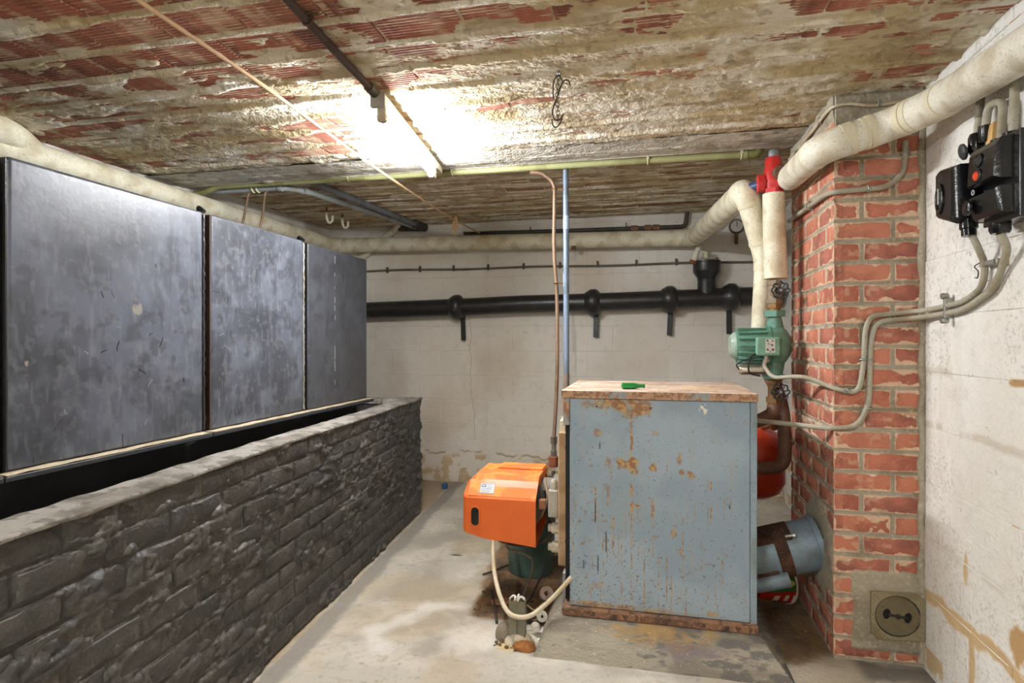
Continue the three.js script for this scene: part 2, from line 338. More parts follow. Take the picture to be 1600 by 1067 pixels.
const ceilMat = mat(0xffffff, 0.95, { map: ceilMap, bumpMap: gritMap, bumpScale: 0.006 });
const bayMap = tex(800, 700, 3.9, 1.8, (u, v) => {
  const x = -2.75 + u * 3.9, z = -4.7 + v * 1.8;
  const a = fbm(x * 1.4, z * 20, 5, 111), b = fbm(x * 5, z * 44, 4, 112), d = fbm(x * 30, z * 40, 3, 113);
  let c = mix3([172, 152, 122], [142, 120, 92], sm(0.4, 0.62, a));
  c = mix3(c, [186, 170, 138], sm(0.52, 0.7, b) * 0.6);
  c = mix3(c, [134, 74, 48], sm(0.60, 0.72, fbm(x * 2.4 + 7, z * 26, 4, 114)) * 0.7);
  return mix3(c, [100, 80, 60], sm(0.6, 0.75, d) * 0.4);
}, { u0: -2.75, v0: -4.7 });
const bayMat = mat(0xffffff, 0.95, { map: bayMap, bumpMap: reliefMap, bumpScale: 0.005 });
const beamMap = tex(1024, 256, 2, 0.5, (u, v) => {
  const a = fbm(u * 12, v * 5, 5, 121, 12, 5), st = fbm(u * 60, v * 4, 3, 122, 60, 4);
  let c = mix3([200, 194, 180], [170, 162, 146], sm(0.4, 0.65, a)); c = mix3(c, [216, 210, 196], sm(0.55, 0.75, st) * 0.5);
  return mix3(c, [110, 98, 76], sm(0.62, 0.75, fbm(u * 30, v * 10, 4, 123, 30, 10)) * 0.5);
});
const beamMat = mat(0xffffff, 0.93, { map: beamMap, bumpMap: reliefMap, bumpScale: 0.008 });

// chimney
const brickMaps = [0, 1, 2, 3].map((k) => tex(512, 512, 0.6, 0.6, (u, v) => {
  const a = fbm(u * 10, v * 10, 5, 131 + k, 10), b = fbm(u * 80, v * 80, 2, 135 + k, 80);
  const A = [[194, 122, 96], [186, 113, 90], [200, 130, 104], [174, 106, 88]][k], B = [[174, 104, 82], [164, 96, 78], [184, 114, 92], [150, 92, 78]][k];
  let c = mix3(A, B, sm(0.38, 0.64, a)); c = mix3(c, [196, 134, 104], sm(0.56, 0.8, b) * 0.45);
  return mix3(c, [210, 178, 148], sm(0.62, 0.76, fbm(u * 16, v * 16, 5, 139 + k, 16)) * 0.5);
}));
const brickMats = brickMaps.map((m) => mat(0xffffff, 0.88, { map: m, bumpMap: reliefMap, bumpScale: 0.004 }));
const mortarMap = tex(512, 512, 0.8, 0.8, (u, v) => {
  const a = fbm(u * 8, v * 8, 5, 151, 8), b = fbm(u * 90, v * 90, 2, 152, 90);
  return mix3(mix3([164, 155, 136], [140, 130, 110], sm(0.4, 0.65, a)), [190, 181, 163], sm(0.56, 0.8, b) * 0.5);
});
const mortarMat = mat(0xffffff, 0.95, { map: mortarMap, bumpMap: reliefMap, bumpScale: 0.006 });
const smearMap = tex(512, 512, 0.8, 0.8, (u, v) => mix3([218, 182, 150], [196, 168, 138], sm(0.4, 0.65, fbm(u * 14, v * 14, 5, 155, 14))));
const smearMat = mat(0xffffff, 0.95, { map: smearMap, bumpMap: reliefMap, bumpScale: 0.003 });

// black bitumen paint on the low wall, and the tank's paint
const bundMap = tex(1024, 1024, 1.4, 1.4, (u, v) => {
  const a = fbm(u * 7, v * 7, 5, 161, 7), b = fbm(u * 60, v * 60, 3, 162, 60), d = fbm(u * 20, v * 30, 4, 163, 20, 30);
  let c = mix3([74, 71, 67], [58, 56, 53], sm(0.4, 0.62, a)); c = mix3(c, [94, 89, 82], sm(0.55, 0.75, d) * 0.45);
  return mix3(c, [150, 140, 122], sm(0.68, 0.8, b) * 0.25);
});
const bundMat = mat(0xffffff, 0.55, { map: bundMap, bumpMap: reliefMap, bumpScale: 0.006 });
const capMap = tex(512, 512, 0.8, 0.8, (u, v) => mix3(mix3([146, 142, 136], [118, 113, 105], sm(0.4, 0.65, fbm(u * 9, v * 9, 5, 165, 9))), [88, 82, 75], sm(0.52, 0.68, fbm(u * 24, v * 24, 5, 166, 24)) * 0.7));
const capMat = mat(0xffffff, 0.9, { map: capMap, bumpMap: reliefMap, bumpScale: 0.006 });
const scratches = (() => { const R = rng(77), L = []; for (let i = 0; i < 90; i++) { const x = -3.4 + R() * 2.9, y = 0.8 + R() * 0.88, l = 0.015 + R() * R() * 0.1, a = R() * 6.3; L.push([x, y, x + Math.cos(a) * l * 0.6, y + Math.sin(a) * l, R() < 0.45 ? 1 : 0, 0.0006 + R() * 0.0014]); } return L; })();
const tankMap = tex(1600, 512, 2.9, 0.9, (u, v) => {
  const z = -3.4 + u * 2.9, y = 0.78 + v * 0.9;
  const a = fbm(z * 3.2, y * 3.2, 5, 171), b = fbm(z * 26, y * 7, 4, 172), d = fbm(z * 50, y * 50, 3, 173), w = fbm(z * 9 + 0.6 * a, y * 9, 5, 174);
  let c = mix3([82, 86, 97], [60, 63, 70], sm(0.36, 0.62, a)); c = mix3(c, [104, 109, 121], sm(0.44, 0.72, w) * 0.45);
  c = mix3(c, [48, 49, 53], sm(0.56, 0.74, b) * 0.3); c = mix3(c, [50, 51, 56], sm(0.52, 0.7, fbm(z * 17 + 3, y * 21, 5, 179)) * 0.45); c = mix3(c, [104, 104, 106], sm(0.56, 0.78, d) * 0.4); c = mix3(c, [108, 110, 118], sm(0.60, 0.75, fbm(z * 70, y * 16, 3, 180)) * 0.35);
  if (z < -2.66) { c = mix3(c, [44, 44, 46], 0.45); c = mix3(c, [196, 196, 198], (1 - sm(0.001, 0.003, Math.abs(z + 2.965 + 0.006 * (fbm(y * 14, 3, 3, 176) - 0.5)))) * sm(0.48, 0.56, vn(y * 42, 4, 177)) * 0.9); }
  for (const [zz, yy, rz, ry, k] of [[-1.66, 1.262, 0.022, 0.02, 0.7], [-1.30, 1.09, 0.007, 0.012, 0.9]]) c = mix3(c, [140, 132, 116], (1 - sm(0.5, 1.1, Math.hypot((z - zz) / rz, (y - yy) / ry) + (d - 0.5) * 3)) * k);
  return c;
}, { u0: -3.4, v0: 0.78 });
{ // scratches drawn straight into the tank's texture
  const im = tankMap.image, px = im.width, py = im.height;
  for (const [x0, y0, x1, y1, light, r] of scratches) {
    const n = 60; for (let k = 0; k <= n; k++) {
      const t = k / n, z = x0 + (x1 - x0) * t + 0.004 * Math.sin(t * 3 + x0 * 40), y = y0 + (y1 - y0) * t, i = Math.floor(((z + 3.4) / 2.9) * px), j = Math.floor(((y - 0.78) / 0.9) * py), e = r > 0.0014 ? 1 : 0;
      for (let a = 0; a <= e; a++) { const q = (clamp(j, 0, py - 1) * px + clamp(i + a, 0, px - 1)) * 4; for (let ch = 0; ch < 3; ch++) im.data[q + ch] = light ? im.data[q + ch] * 0.75 + 34 : im.data[q + ch] * 0.62; }
    }
  }
}
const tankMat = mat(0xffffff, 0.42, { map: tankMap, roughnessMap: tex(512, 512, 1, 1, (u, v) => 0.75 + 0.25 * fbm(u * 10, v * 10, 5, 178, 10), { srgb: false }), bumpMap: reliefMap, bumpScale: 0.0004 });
const blackMat = mat(0x0d0c0c, 0.6, { bumpMap: reliefMap, bumpScale: 0.003 });
const tankDark = mat(0x34363b, 0.5, { map: grimeMap, bumpMap: reliefMap, bumpScale: 0.0008 });
const dustMat = mat(0xb9ab94, 0.97, { map: grimeMap, bumpMap: fineMap, bumpScale: 0.002 });

// boiler
const boilerSpots = [ // [pixel-free face coordinates: share across, share up, half width, half height, strength]
  [0.27, 0.925, 0.13, 0.045, 1], [0.37, 0.90, 0.08, 0.05, 1], [0.20, 0.915, 0.05, 0.03, 0.7], [0.10, 0.915, 0.06, 0.02, 0.5], [0.35, 0.955, 0.06, 0.03, 0.6], [0.17, 0.79, 0.03, 0.022, 0.6], [0.27, 0.66, 0.022, 0.024, 1], [0.35, 0.655, 0.03, 0.036, 1],
  [0.37, 0.62, 0.03, 0.03, 0.9], [0.31, 0.65, 0.02, 0.015, 0.8], [0.46, 0.65, 0.024, 0.022, 1], [0.22, 0.66, 0.02, 0.018, 0.6], [0.60, 0.69, 0.015, 0.03, 0.7], [0.61, 0.63, 0.016, 0.018, 0.8], [0.66, 0.62, 0.022, 0.02, 0.8], [0.41, 0.93, 0.05, 0.04, 0.7], [0.47, 0.80, 0.02, 0.018, 0.5],
  [0.38, 0.47, 0.035, 0.01, 0.9], [0.46, 0.46, 0.01, 0.04, 0.7], [0.61, 0.28, 0.012, 0.02, 0.7], [0.57, 0.36, 0.012, 0.02, 0.7], [0.15, 0.1, 0.05, 0.02, 0.4], [0.77, 0.02, 0.05, 0.012, 0.8], [0.2, 0.015, 0.3, 0.016, 0.7], [0.55, 0.01, 0.3, 0.012, 0.6],
];
const boilerStreaks = (() => {
  const L = [[0.345, 0.9, 0.44, 0.010, 1], [0.345, 0.46, 0.05, 0.005, 0.8], [0.415, 0.47, 0.02, 0.005, 0.8], [0.46, 0.42, 0.2, 0.005, 0.7], [0.145, 0.55, 0.4, 0.008, 0.8], [0.245, 0.42, 0.24, 0.008, 0.8], [0.29, 0.36, 0.02, 0.005, 0.7], [0.19, 0.3, 0.05, 0.004, 0.5], [0.75, 0.6, 0.4, 0.004, 0.5], [0.83, 0.52, 0.4, 0.005, 0.5], [0.62, 0.3, 0.02, 0.004, 0.6], [0.49, 0.25, 0.01, 0.005, 0.6]], R = rng(5);
  for (let i = 0; i < 44; i++) { const y = 0.08 + R() * 0.6; L.push([Math.pow(R(), 1.3) * 0.95, y, y - 0.04 - R() * 0.22, 0.002 + R() * 0.004, 0.45 + R() * 0.5]); }
  return L;
})();
const boilerMap = tex(768, 960, 0.68, 0.85, (u, v) => {
  const x = u * 0.68, y = v * 0.85, n = fbm(x * 30, y * 30, 5, 181), n2 = fbm(x * 90, y * 90, 3, 182), n3 = fbm(x * 200, y * 200, 2, 183);
  let c = mix3([150, 166, 178], [136, 153, 166], sm(0.4, 0.65, fbm(x * 5, y * 5, 4, 184)));
  c = mix3(c, [152, 160, 160], sm(0.56, 0.74, fbm(x * 22, y * 12, 4, 185)) * 0.35);
  let rust = 0;
  for (const [cx, cy, w, h, k] of boilerSpots) { const d = Math.hypot((u - cx) / w, (v - cy) / h); if (d < 1.7) rust = Math.max(rust, (1 - sm(0.45, 1.05, d + (n - 0.5) * 2.2)) * k); }
  for (const [cx, y1, y0, w, k] of boilerStreaks) if (v < y1 && v > y0) { const d = Math.abs(u - cx - 0.003 * (fbm(v * 30, cx * 40, 3, 186) - 0.5)); if (d < w * 2) rust = Math.max(rust, (1 - sm(w * 0.4, w, d)) * k * sm(0.36, 0.58, fbm(u * 60, v * 26, 3, 187))); }
  rust = Math.max(rust, sm(0.79, 0.87, n2 + 0.05 * (1 - u) + 0.04 * (1 - v)) * 0.6);
  c = mix3(c, mix3([188, 144, 84], [144, 98, 60], sm(0.42, 0.6, n2)), rust * 0.92);
  const dark = sm(0.83, 0.89, n3 + 0.10 * sm(0.5, 0.1, v) * (1 - u)); c = mix3(c, [58, 52, 46], dark * 0.75);
  for (const [cx, cy, l] of [[0.17, 0.73, 0.016], [0.145, 0.43, 0.05], [0.16, 0.2, 0.04], [0.205, 0.30, 0.05], [0.08, 0.19, 0.02], [0.86, 0.49, 0.01]]) c = mix3(c, [44, 52, 58], (1 - sm(0.002, 0.004, Math.abs(u - cx))) * (1 - sm(l * 0.8, l, Math.abs(v - cy))) * 0.85);
  const fl = Math.hypot((u - 0.725) / 0.022, (v - 0.905) / 0.022); return mix3(c, [228, 220, 200], (1 - sm(0.4, 0.9, fl + (n2 - 0.5) * 3)) * 0.95);
});
const boilerTopMap = tex(512, 512, 0.7, 0.6, (u, v) => {
  const a = fbm(u * 5, v * 9, 5, 191), b = fbm(u * 50, v * 50, 3, 192);
  let c = mix3([206, 188, 174], [184, 158, 138], sm(0.4, 0.64, a)); c = mix3(c, [162, 118, 86], sm(0.57, 0.72, fbm(u * 14, v * 24, 5, 193)) * 0.6); c = mix3(c, [130, 92, 68], sm(0.62, 0.78, b) * 0.6);
  return mix3(c, [222, 190, 130], (1 - sm(0.4, 1, Math.hypot((u - 0.3) / 0.2, (v - 0.85) / 0.12) + (b - 0.5) * 2)) * 0.6);
});
const boilerBlue = mat(0x8b9dab, 0.5, { map: grimeMap, bumpMap: fineMap, bumpScale: 0.0006 });
const boilerTop = mat(0xffffff, 0.7, { map: boilerTopMap, bumpMap: fineMap, bumpScale: 0.001 });
const edgeRustMap = tex(512, 256, 0.3, 0.15, (u, v) => { const n = fbm(u * 24, v * 12, 5, 195, 24, 12); return mix3(mix3([178, 142, 110], [140, 104, 78], sm(0.4, 0.6, n)), [136, 154, 164], sm(0.6, 0.68, fbm(u * 10, v * 5, 4, 196, 10, 5)) * 0.7); });
const edgeRust = mat(0xffffff, 0.75, { map: edgeRustMap, bumpMap: fineMap, bumpScale: 0.001 });
const rust = mat(0xffffff, 0.85, { map: rustMap, bumpMap: fineMap, bumpScale: 0.002 });
const darkRust = mat(0x9a8478, 0.85, { map: rustMap, bumpMap: fineMap, bumpScale: 0.002 });
const brownPipe = mat(0x7a5a4c, 0.6, { map: grimeMap, bumpMap: fineMap, bumpScale: 0.001 });
const beigeBoard = mat(0xb99a78, 0.85, { map: grimeMap, bumpMap: fineMap, bumpScale: 0.001 });
const plinthMap = tex(1024, 512, 1.0, 0.6, (u, v) => {
  const a = fbm(u * 5, v * 4, 5, 201), n = fbm(u * 18, v * 12, 5, 202), b = fbm(u * 80, v * 60, 3, 203);
  let c = mix3([152, 144, 128], [124, 116, 102], sm(0.4, 0.64, a)); c = mix3(c, [96, 92, 88], sm(0.42, 0.6, n + (u - 0.7) * 0.5) * 0.8);
  c = mix3(c, [164, 128, 74], (1 - sm(0.5, 1.1, Math.hypot((u - 0.5) / 0.16, (v - 0.45) / 0.2) + (n - 0.5) * 2)) * 0.7);
  c = mix3(c, [98, 88, 104], (1 - sm(0.3, 1.1, Math.hypot((u - 0.56) / 0.13, (v - 0.3) / 0.12) + (n - 0.5) * 3)) * 0.5);
  return mix3(c, [196, 190, 180], sm(0.74, 0.82, b) * 0.6);
}, { u0: -0.45, v0: 0 });
// plain metals, paints and plastics
const cream = mat(0xe2ddc8, 0.6, { map: grimeMap, bumpMap: reliefMap, bumpScale: 0.0015 });
const creamWhite = mat(0xe2ded0, 0.6, { map: grimeMap, bumpMap: reliefMap, bumpScale: 0.0015 });
const creamPlain = mat(0xd8cfb2, 0.7, { bumpMap: fineMap, bumpScale: 0.001 });
const ironBlack = mat(0x2b2a2b, 0.36, { map: grimeMap, bumpMap: reliefMap, bumpScale: 0.002 });
const bakelite = mat(0x131315, 0.22, { map: grimeMap, bumpMap: fineMap, bumpScale: 0.0004 });
const bakeliteGrey = mat(0x3c3e42, 0.5, { map: grimeMap });
const steel = mat(0xa9aaa6, 0.42, { metalness: 0.75, map: grimeMap });
const galv = mat(0x7f92a3, 0.5, { metalness: 0.35, map: grimeMap, bumpMap: fineMap, bumpScale: 0.0005 });
const greyPipe = mat(0x9a9fa2, 0.55, { metalness: 0.0, map: grimeMap });
const cableGrey = mat(0xa6a191, 0.65, { map: grimeMap });
const cableDark = mat(0x6e675b, 0.7, { map: grimeMap });
const cableBlack = mat(0x1d1b19, 0.6);
const cableWhite = mat(0xcfc3ab, 0.6, { map: grimeMap });
const olive = mat(0x96976a, 0.6, { map: grimeMap, bumpMap: fineMap, bumpScale: 0.0008 });
const ironDark = mat(0x55504a, 0.6, { metalness: 0.3, map: grimeMap });
const copper = mat(0x876f5c, 0.5, { metalness: 0.25, map: grimeMap });
const brass = mat(0x8a6b42, 0.5, { metalness: 0.5, map: grimeMap });
const redPaint = mat(0xc93232, 0.38, { map: grimeMap });
const vesselRed = mat(0xd0462c, 0.35, { map: grimeMap });
const pumpGreen = mat(0x628f80, 0.42, { map: grimeMap, bumpMap: fineMap, bumpScale: 0.0004 });
const pumpLight = mat(0x78ab9a, 0.42, { map: grimeMap });
const clear = mat(0xffffff, 0.06, { transmission: 1, thickness: 0.004, ior: 1.5 });
const greenGlass = mat(0x34b45a, 0.12, { transmission: 0.55, thickness: 0.01, ior: 1.5, attenuationColor: new THREE.Color(0.08, 0.75, 0.2), attenuationDistance: 0.012 });
const stringMat = mat(0xc9a67e, 0.9, { bumpMap: fineMap, bumpScale: 0.001 });
const hoodMap = tex(1024, 512, 0.36, 0.18, (u, v) => mix3([232, 112, 44], [222, 102, 40], fbm(u * 8, v * 4, 4, 211, 8, 4)));
const hoodMat = mat(0xffffff, 0.42, { map: hoodMap });
const hoodDusty = mat(0xffffff, 0.75, { map: tex(512, 512, 0.4, 0.4, (u, v) => { const n = fbm(u * 7, v * 7, 5, 213, 7), b = fbm(u * 60, v * 60, 3, 214, 60); return mix3(mix3([228, 118, 52], [236, 144, 66], sm(0.45, 0.6, n)), [172, 110, 66], sm(0.5, 0.66, fbm(u * 12, v * 12, 5, 215, 12)) * 0.6 + sm(0.6, 0.75, b) * 0.3); }) });
const bucketMat = mat(0x587a74, 0.45, { map: grimeMap });
const bucketBlue = mat(0x6f95ad, 0.5, { map: grimeMap });
const silver = mat(0xb9b4a8, 0.3, { metalness: 0.85, map: grimeMap });
function canvasTex(w, h, draw) { const cv = document.createElement('canvas'); cv.width = w; cv.height = h; draw(cv.getContext('2d')); const t = new THREE.CanvasTexture(cv); t.colorSpace = THREE.SRGBColorSpace; return t; }

// ================= the cellar =================
const XL = -2.66, XR = 0.95, ZB = -4.6, ZF = 2.4, YC = 2.05, YB = 2.11;   // walls, ceiling and the higher bay at the back
struct('floor', join([
  sheet(300, 330, (s, t) => { const x = XL - 0.05 + s * (XR - XL + 0.1), z = ZB - 0.05 + t * (ZF - ZB + 0.1); return [x, -0.004 * fbm(x * 3, z * 3, 4, 301) + 0.002 * (fbm(x * 20, z * 20, 3, 302) - 0.5), z, x, z]; }, true),
  box(XL - 0.2, XR + 0.2, -0.25, -0.02, ZB - 0.2, ZF + 0.2, 0)]), floorMat);
const wallOf = (name, x0, x1, z0, z1, m) => struct(name, box(x0, x1, -0.02, 2.35, z0, z1, 0), m);
const wallB = wallOf('wall_back', XL - 0.2, XR + 0.2, ZB - 0.2, ZB - 0.003, wallBack);
const wallR = wallOf('wall_right', XR + 0.003, XR + 0.2, ZB - 0.003, ZF, wallRight);
wallOf('wall_left', XL - 0.2, XL, ZB - 0.003, ZF, wallPlain);
wallOf('wall_front', XL - 0.2, XR + 0.2, ZF, ZF + 0.2, wallPlain);
{ // painted concrete blocks of the back and right walls
  const R = rng(401);
  for (let r = 0; r < 12; r++) {
    const y0 = Math.max(0.0, -0.13 + r * 0.2), y1 = Math.min(2.12, 0.07 + r * 0.2); if (y1 - y0 < 0.03) continue;
    for (let x0 = XL - (r % 2) * 0.2; x0 < XR; x0 += 0.4) {
      const a = Math.max(x0, XL), b = Math.min(x0 + 0.4, XR), cx = (a + b) / 2, cy = (y0 + y1) / 2; if (b - a < 0.02 || !inFrame(cx, cy, ZB, 120)) continue;
      const g = brickGeo(b - a - 0.002, y1 - y0 - 0.002, 0.02, Math.floor(R() * 1e6), 0.003, 0.0003, 3, 2, 0.4); g.translate(cx, cy, ZB + 0.001 * (R() - 0.5));
      part('concrete_block', uvBox(g), wallBack, wallB);
    }
  }
  for (let r = 0; r < 12; r++) {
    const y0 = Math.max(0.0, -0.105 + r * 0.1925), y1 = Math.min(2.08, 0.0875 + r * 0.1925); if (y1 - y0 < 0.03) continue;
    for (let z0 = -2.835 + (r % 2 ? 0.2 : 0); z0 < -0.9; z0 += 0.4) {
      const cz = z0 + 0.2, cy = (y0 + y1) / 2; if (!(inFrame(XR, cy, z0 + 0.1, 40) || inFrame(XR, y0, z0 + 0.05, 40) || inFrame(XR, y1, z0, 40)) || z0 + 0.4 < -2.34) continue;
      const g = brickGeo(0.3995, y1 - y0 - 0.0005, 0.02, Math.floor(R() * 1e6), 0.0015, 0.0005, 4, 2, 0.4); g.rotateY(-Math.PI / 2); g.translate(XR + 0.003 * (R() - 0.5), cy, cz);
      part('concrete_block', uvBox(g), wallRight, wallR);
    }
  }
}

// ---- ceiling: rows of ribbed clay tiles, the mortar between them oozing over their faces
const ROW = 0.155, Z0 = -1.03;
function tileGeo(seed, len, ribs = 9, dep = 0.126) {
  const R = rng(seed), prof = [];
  const w = dep / ribs;
  for (let i = 0; i < ribs; i++) { const z = -dep / 2 + i * w, f = 0.0006 * R(); prof.push([z, 0.004], [z + w * 0.22, f], [z + w * 0.74, f], [z + w * 0.98, 0.004]); }
  prof.push([dep / 2, 0.03], [-dep / 2, 0.03]);
  const ring = (x, k) => prof.map(([z, y]) => [x, y + k, z * (k ? 0.98 : 1)]);
  const g = loft([ring(-len / 2, 0.002), ring(-len / 2 + 0.003, 0), ring(len / 2 - 0.003, 0), ring(len / 2, 0.002)], true, 0.3);
  const uv = g.attributes.uv, a = R(), b = R(); for (let i = 0; i < uv.count; i++) uv.setXY(i, uv.getX(i) + a, uv.getY(i) + b);
  return g;
}
const tileVariants = [1, 2, 3, 4, 5, 6].map((s) => tileGeo(500 + s, 0.243)), flatTiles = [1, 2, 3].map((s) => tileGeo(520 + s, 0.243, 5));
// how far the mortar hangs below the tile faces
function ooze(x, z) {
  const ph = (z - Z0) / ROW, d = Math.abs(ph - Math.round(ph)) * ROW, rough = 0.55 * fbm(x * 42, z * 50, 2, 511) + 0.45 * fbm(x * 95, z * 110, 2, 517) - 0.5, n = fbm(x * 7, z * 15, 5, 512), big = fbm(x * 2.2, z * 6, 4, 513);
  const bias = 0.10 * sm(-1.5, -0.7, x) + 0.06 * sm(-1.55, -2.1, z) - 0.06 * sm(-1.0, -1.8, x) * sm(-2.2, -1.4, z);
  const cover = sm(0.47, 0.56, 0.55 * n + 0.45 * big + bias);
  const wob = 0.012 * (fbm(x * 5, Math.round(ph) * 9.7, 3, 514) - 0.5), bead = 1 - sm(0.010, 0.022, Math.abs(d + wob) + 0.012 * rough);
  const deep = 0.5 + fbm(x * 12, z * 12, 3, 516);
  return -0.007 + cover * (0.0082 + 0.003 * deep * sm(0.5, 0.7, n)) + bead * (0.008 + 0.007 * fbm(x * 6, Math.round(ph) * 5.1, 3, 515)) + 0.006 * rough - 0.012 * sm(-2.57, -2.64, x);
}
const slab = struct('ceiling', join([
  sheet(760, 336, (s, t) => { const x = XL - 0.02 + s * (XR - XL + 0.04), z = -2.68 + t * 1.68; return [x, YC - ooze(x, z), z, x, z]; }),
  sheet(300, 240, (s, t) => { const x = XL - 0.02 + s * (XR - XL + 0.04), z = ZB - 0.02 + t * 1.69, ph = (z + 2.93) / ROW, d = Math.abs(ph - Math.round(ph)) * ROW; return [x, YB - (-0.005 + 0.0075 * sm(0.40, 0.60, 0.5 * fbm(x * 2, z * 22, 4, 521) + 0.5 * fbm(x * 7, z * 30, 4, 522) + 0.03) + 0.006 * (1 - sm(0.008, 0.02, d)) + 0.003 * (fbm(x * 30, z * 60, 2, 523) - 0.5)), z, x, z]; }),
  box(XL - 0.2, XR + 0.2, YC + 0.032, 2.35, -2.7, -1.0, 0), box(XL - 0.2, XR + 0.2, YC, 2.35, -1.0, ZF + 0.2, 0), box(XL - 0.2, XR + 0.2, YB + 0.032, 2.35, ZB - 0.2, -2.9, 0)]), ceilMat);
{
  // the sheet of the back bay carries its own dirtier mortar
  const R = rng(601);
  let count = 0;
  for (let r = 0; r < 10; r++) {
    const z = Z0 - (r + 0.5) * ROW;
    for (let x = XL + 0.12 - R() * 0.24; x < XR; x += 0.25) if (inFrame(x, YC, z, 150)) { count++; piece('ceiling_tile', tileVariants[Math.floor(R() * 6)], tileMats[Math.floor(R() * 3)], slab, x + (R() - 0.5) * 0.006, YC + (R() - 0.5) * 0.003, z, (R() - 0.5) * 0.012); }
  }
  for (let r = 0; r < 10; r++) {
    const z = -2.93 - (r + 0.5) * ROW;
    for (let x = XL + 0.12 - R() * 0.24; x < XR - 0.1; x += 0.25) if (inFrame(x, YB, z, 40)) { count++; piece('ceiling_tile', flatTiles[Math.floor(R() * 3)], bayMat, slab, x, YB + (R() - 0.5) * 0.002, z); }
  }
  console.log('ceiling tiles', count);
}
struct('ceiling_beam', join([
  sheet(500, 50, (s, t) => {
    const x = XL - 0.02 + s * (XR - XL + 0.04), z = -2.93 + t * 0.27, n = fbm(x * 14, z * 30, 4, 531) - 0.5, ridge = 1 - sm(0.004, 0.012, Math.abs(z + 2.80 + 0.01 * (fbm(x * 6, 1, 3, 532) - 0.5)));
    return [x, YC - 0.008 + 0.008 * sm(-2.84, -2.90, z) - ridge * 0.006 * fbm(x * 20, 3, 2, 533) - 0.006 * n, z, x, z];
  }),
  sheet(500, 12, (s, t) => { const x = XL - 0.02 + s * (XR - XL + 0.04), y = 2.04 + t * 0.09; return [x, y + 0.008, -2.93 + 0.01 * (fbm(x * 12, y * 20, 3, 534) - 0.5) * sm(0, 0.2, t), x, y]; }),
  box(XL - 0.2, XR + 0.2, YC + 0.02, 2.34, -2.92, -2.67, 0)]), beamMat);

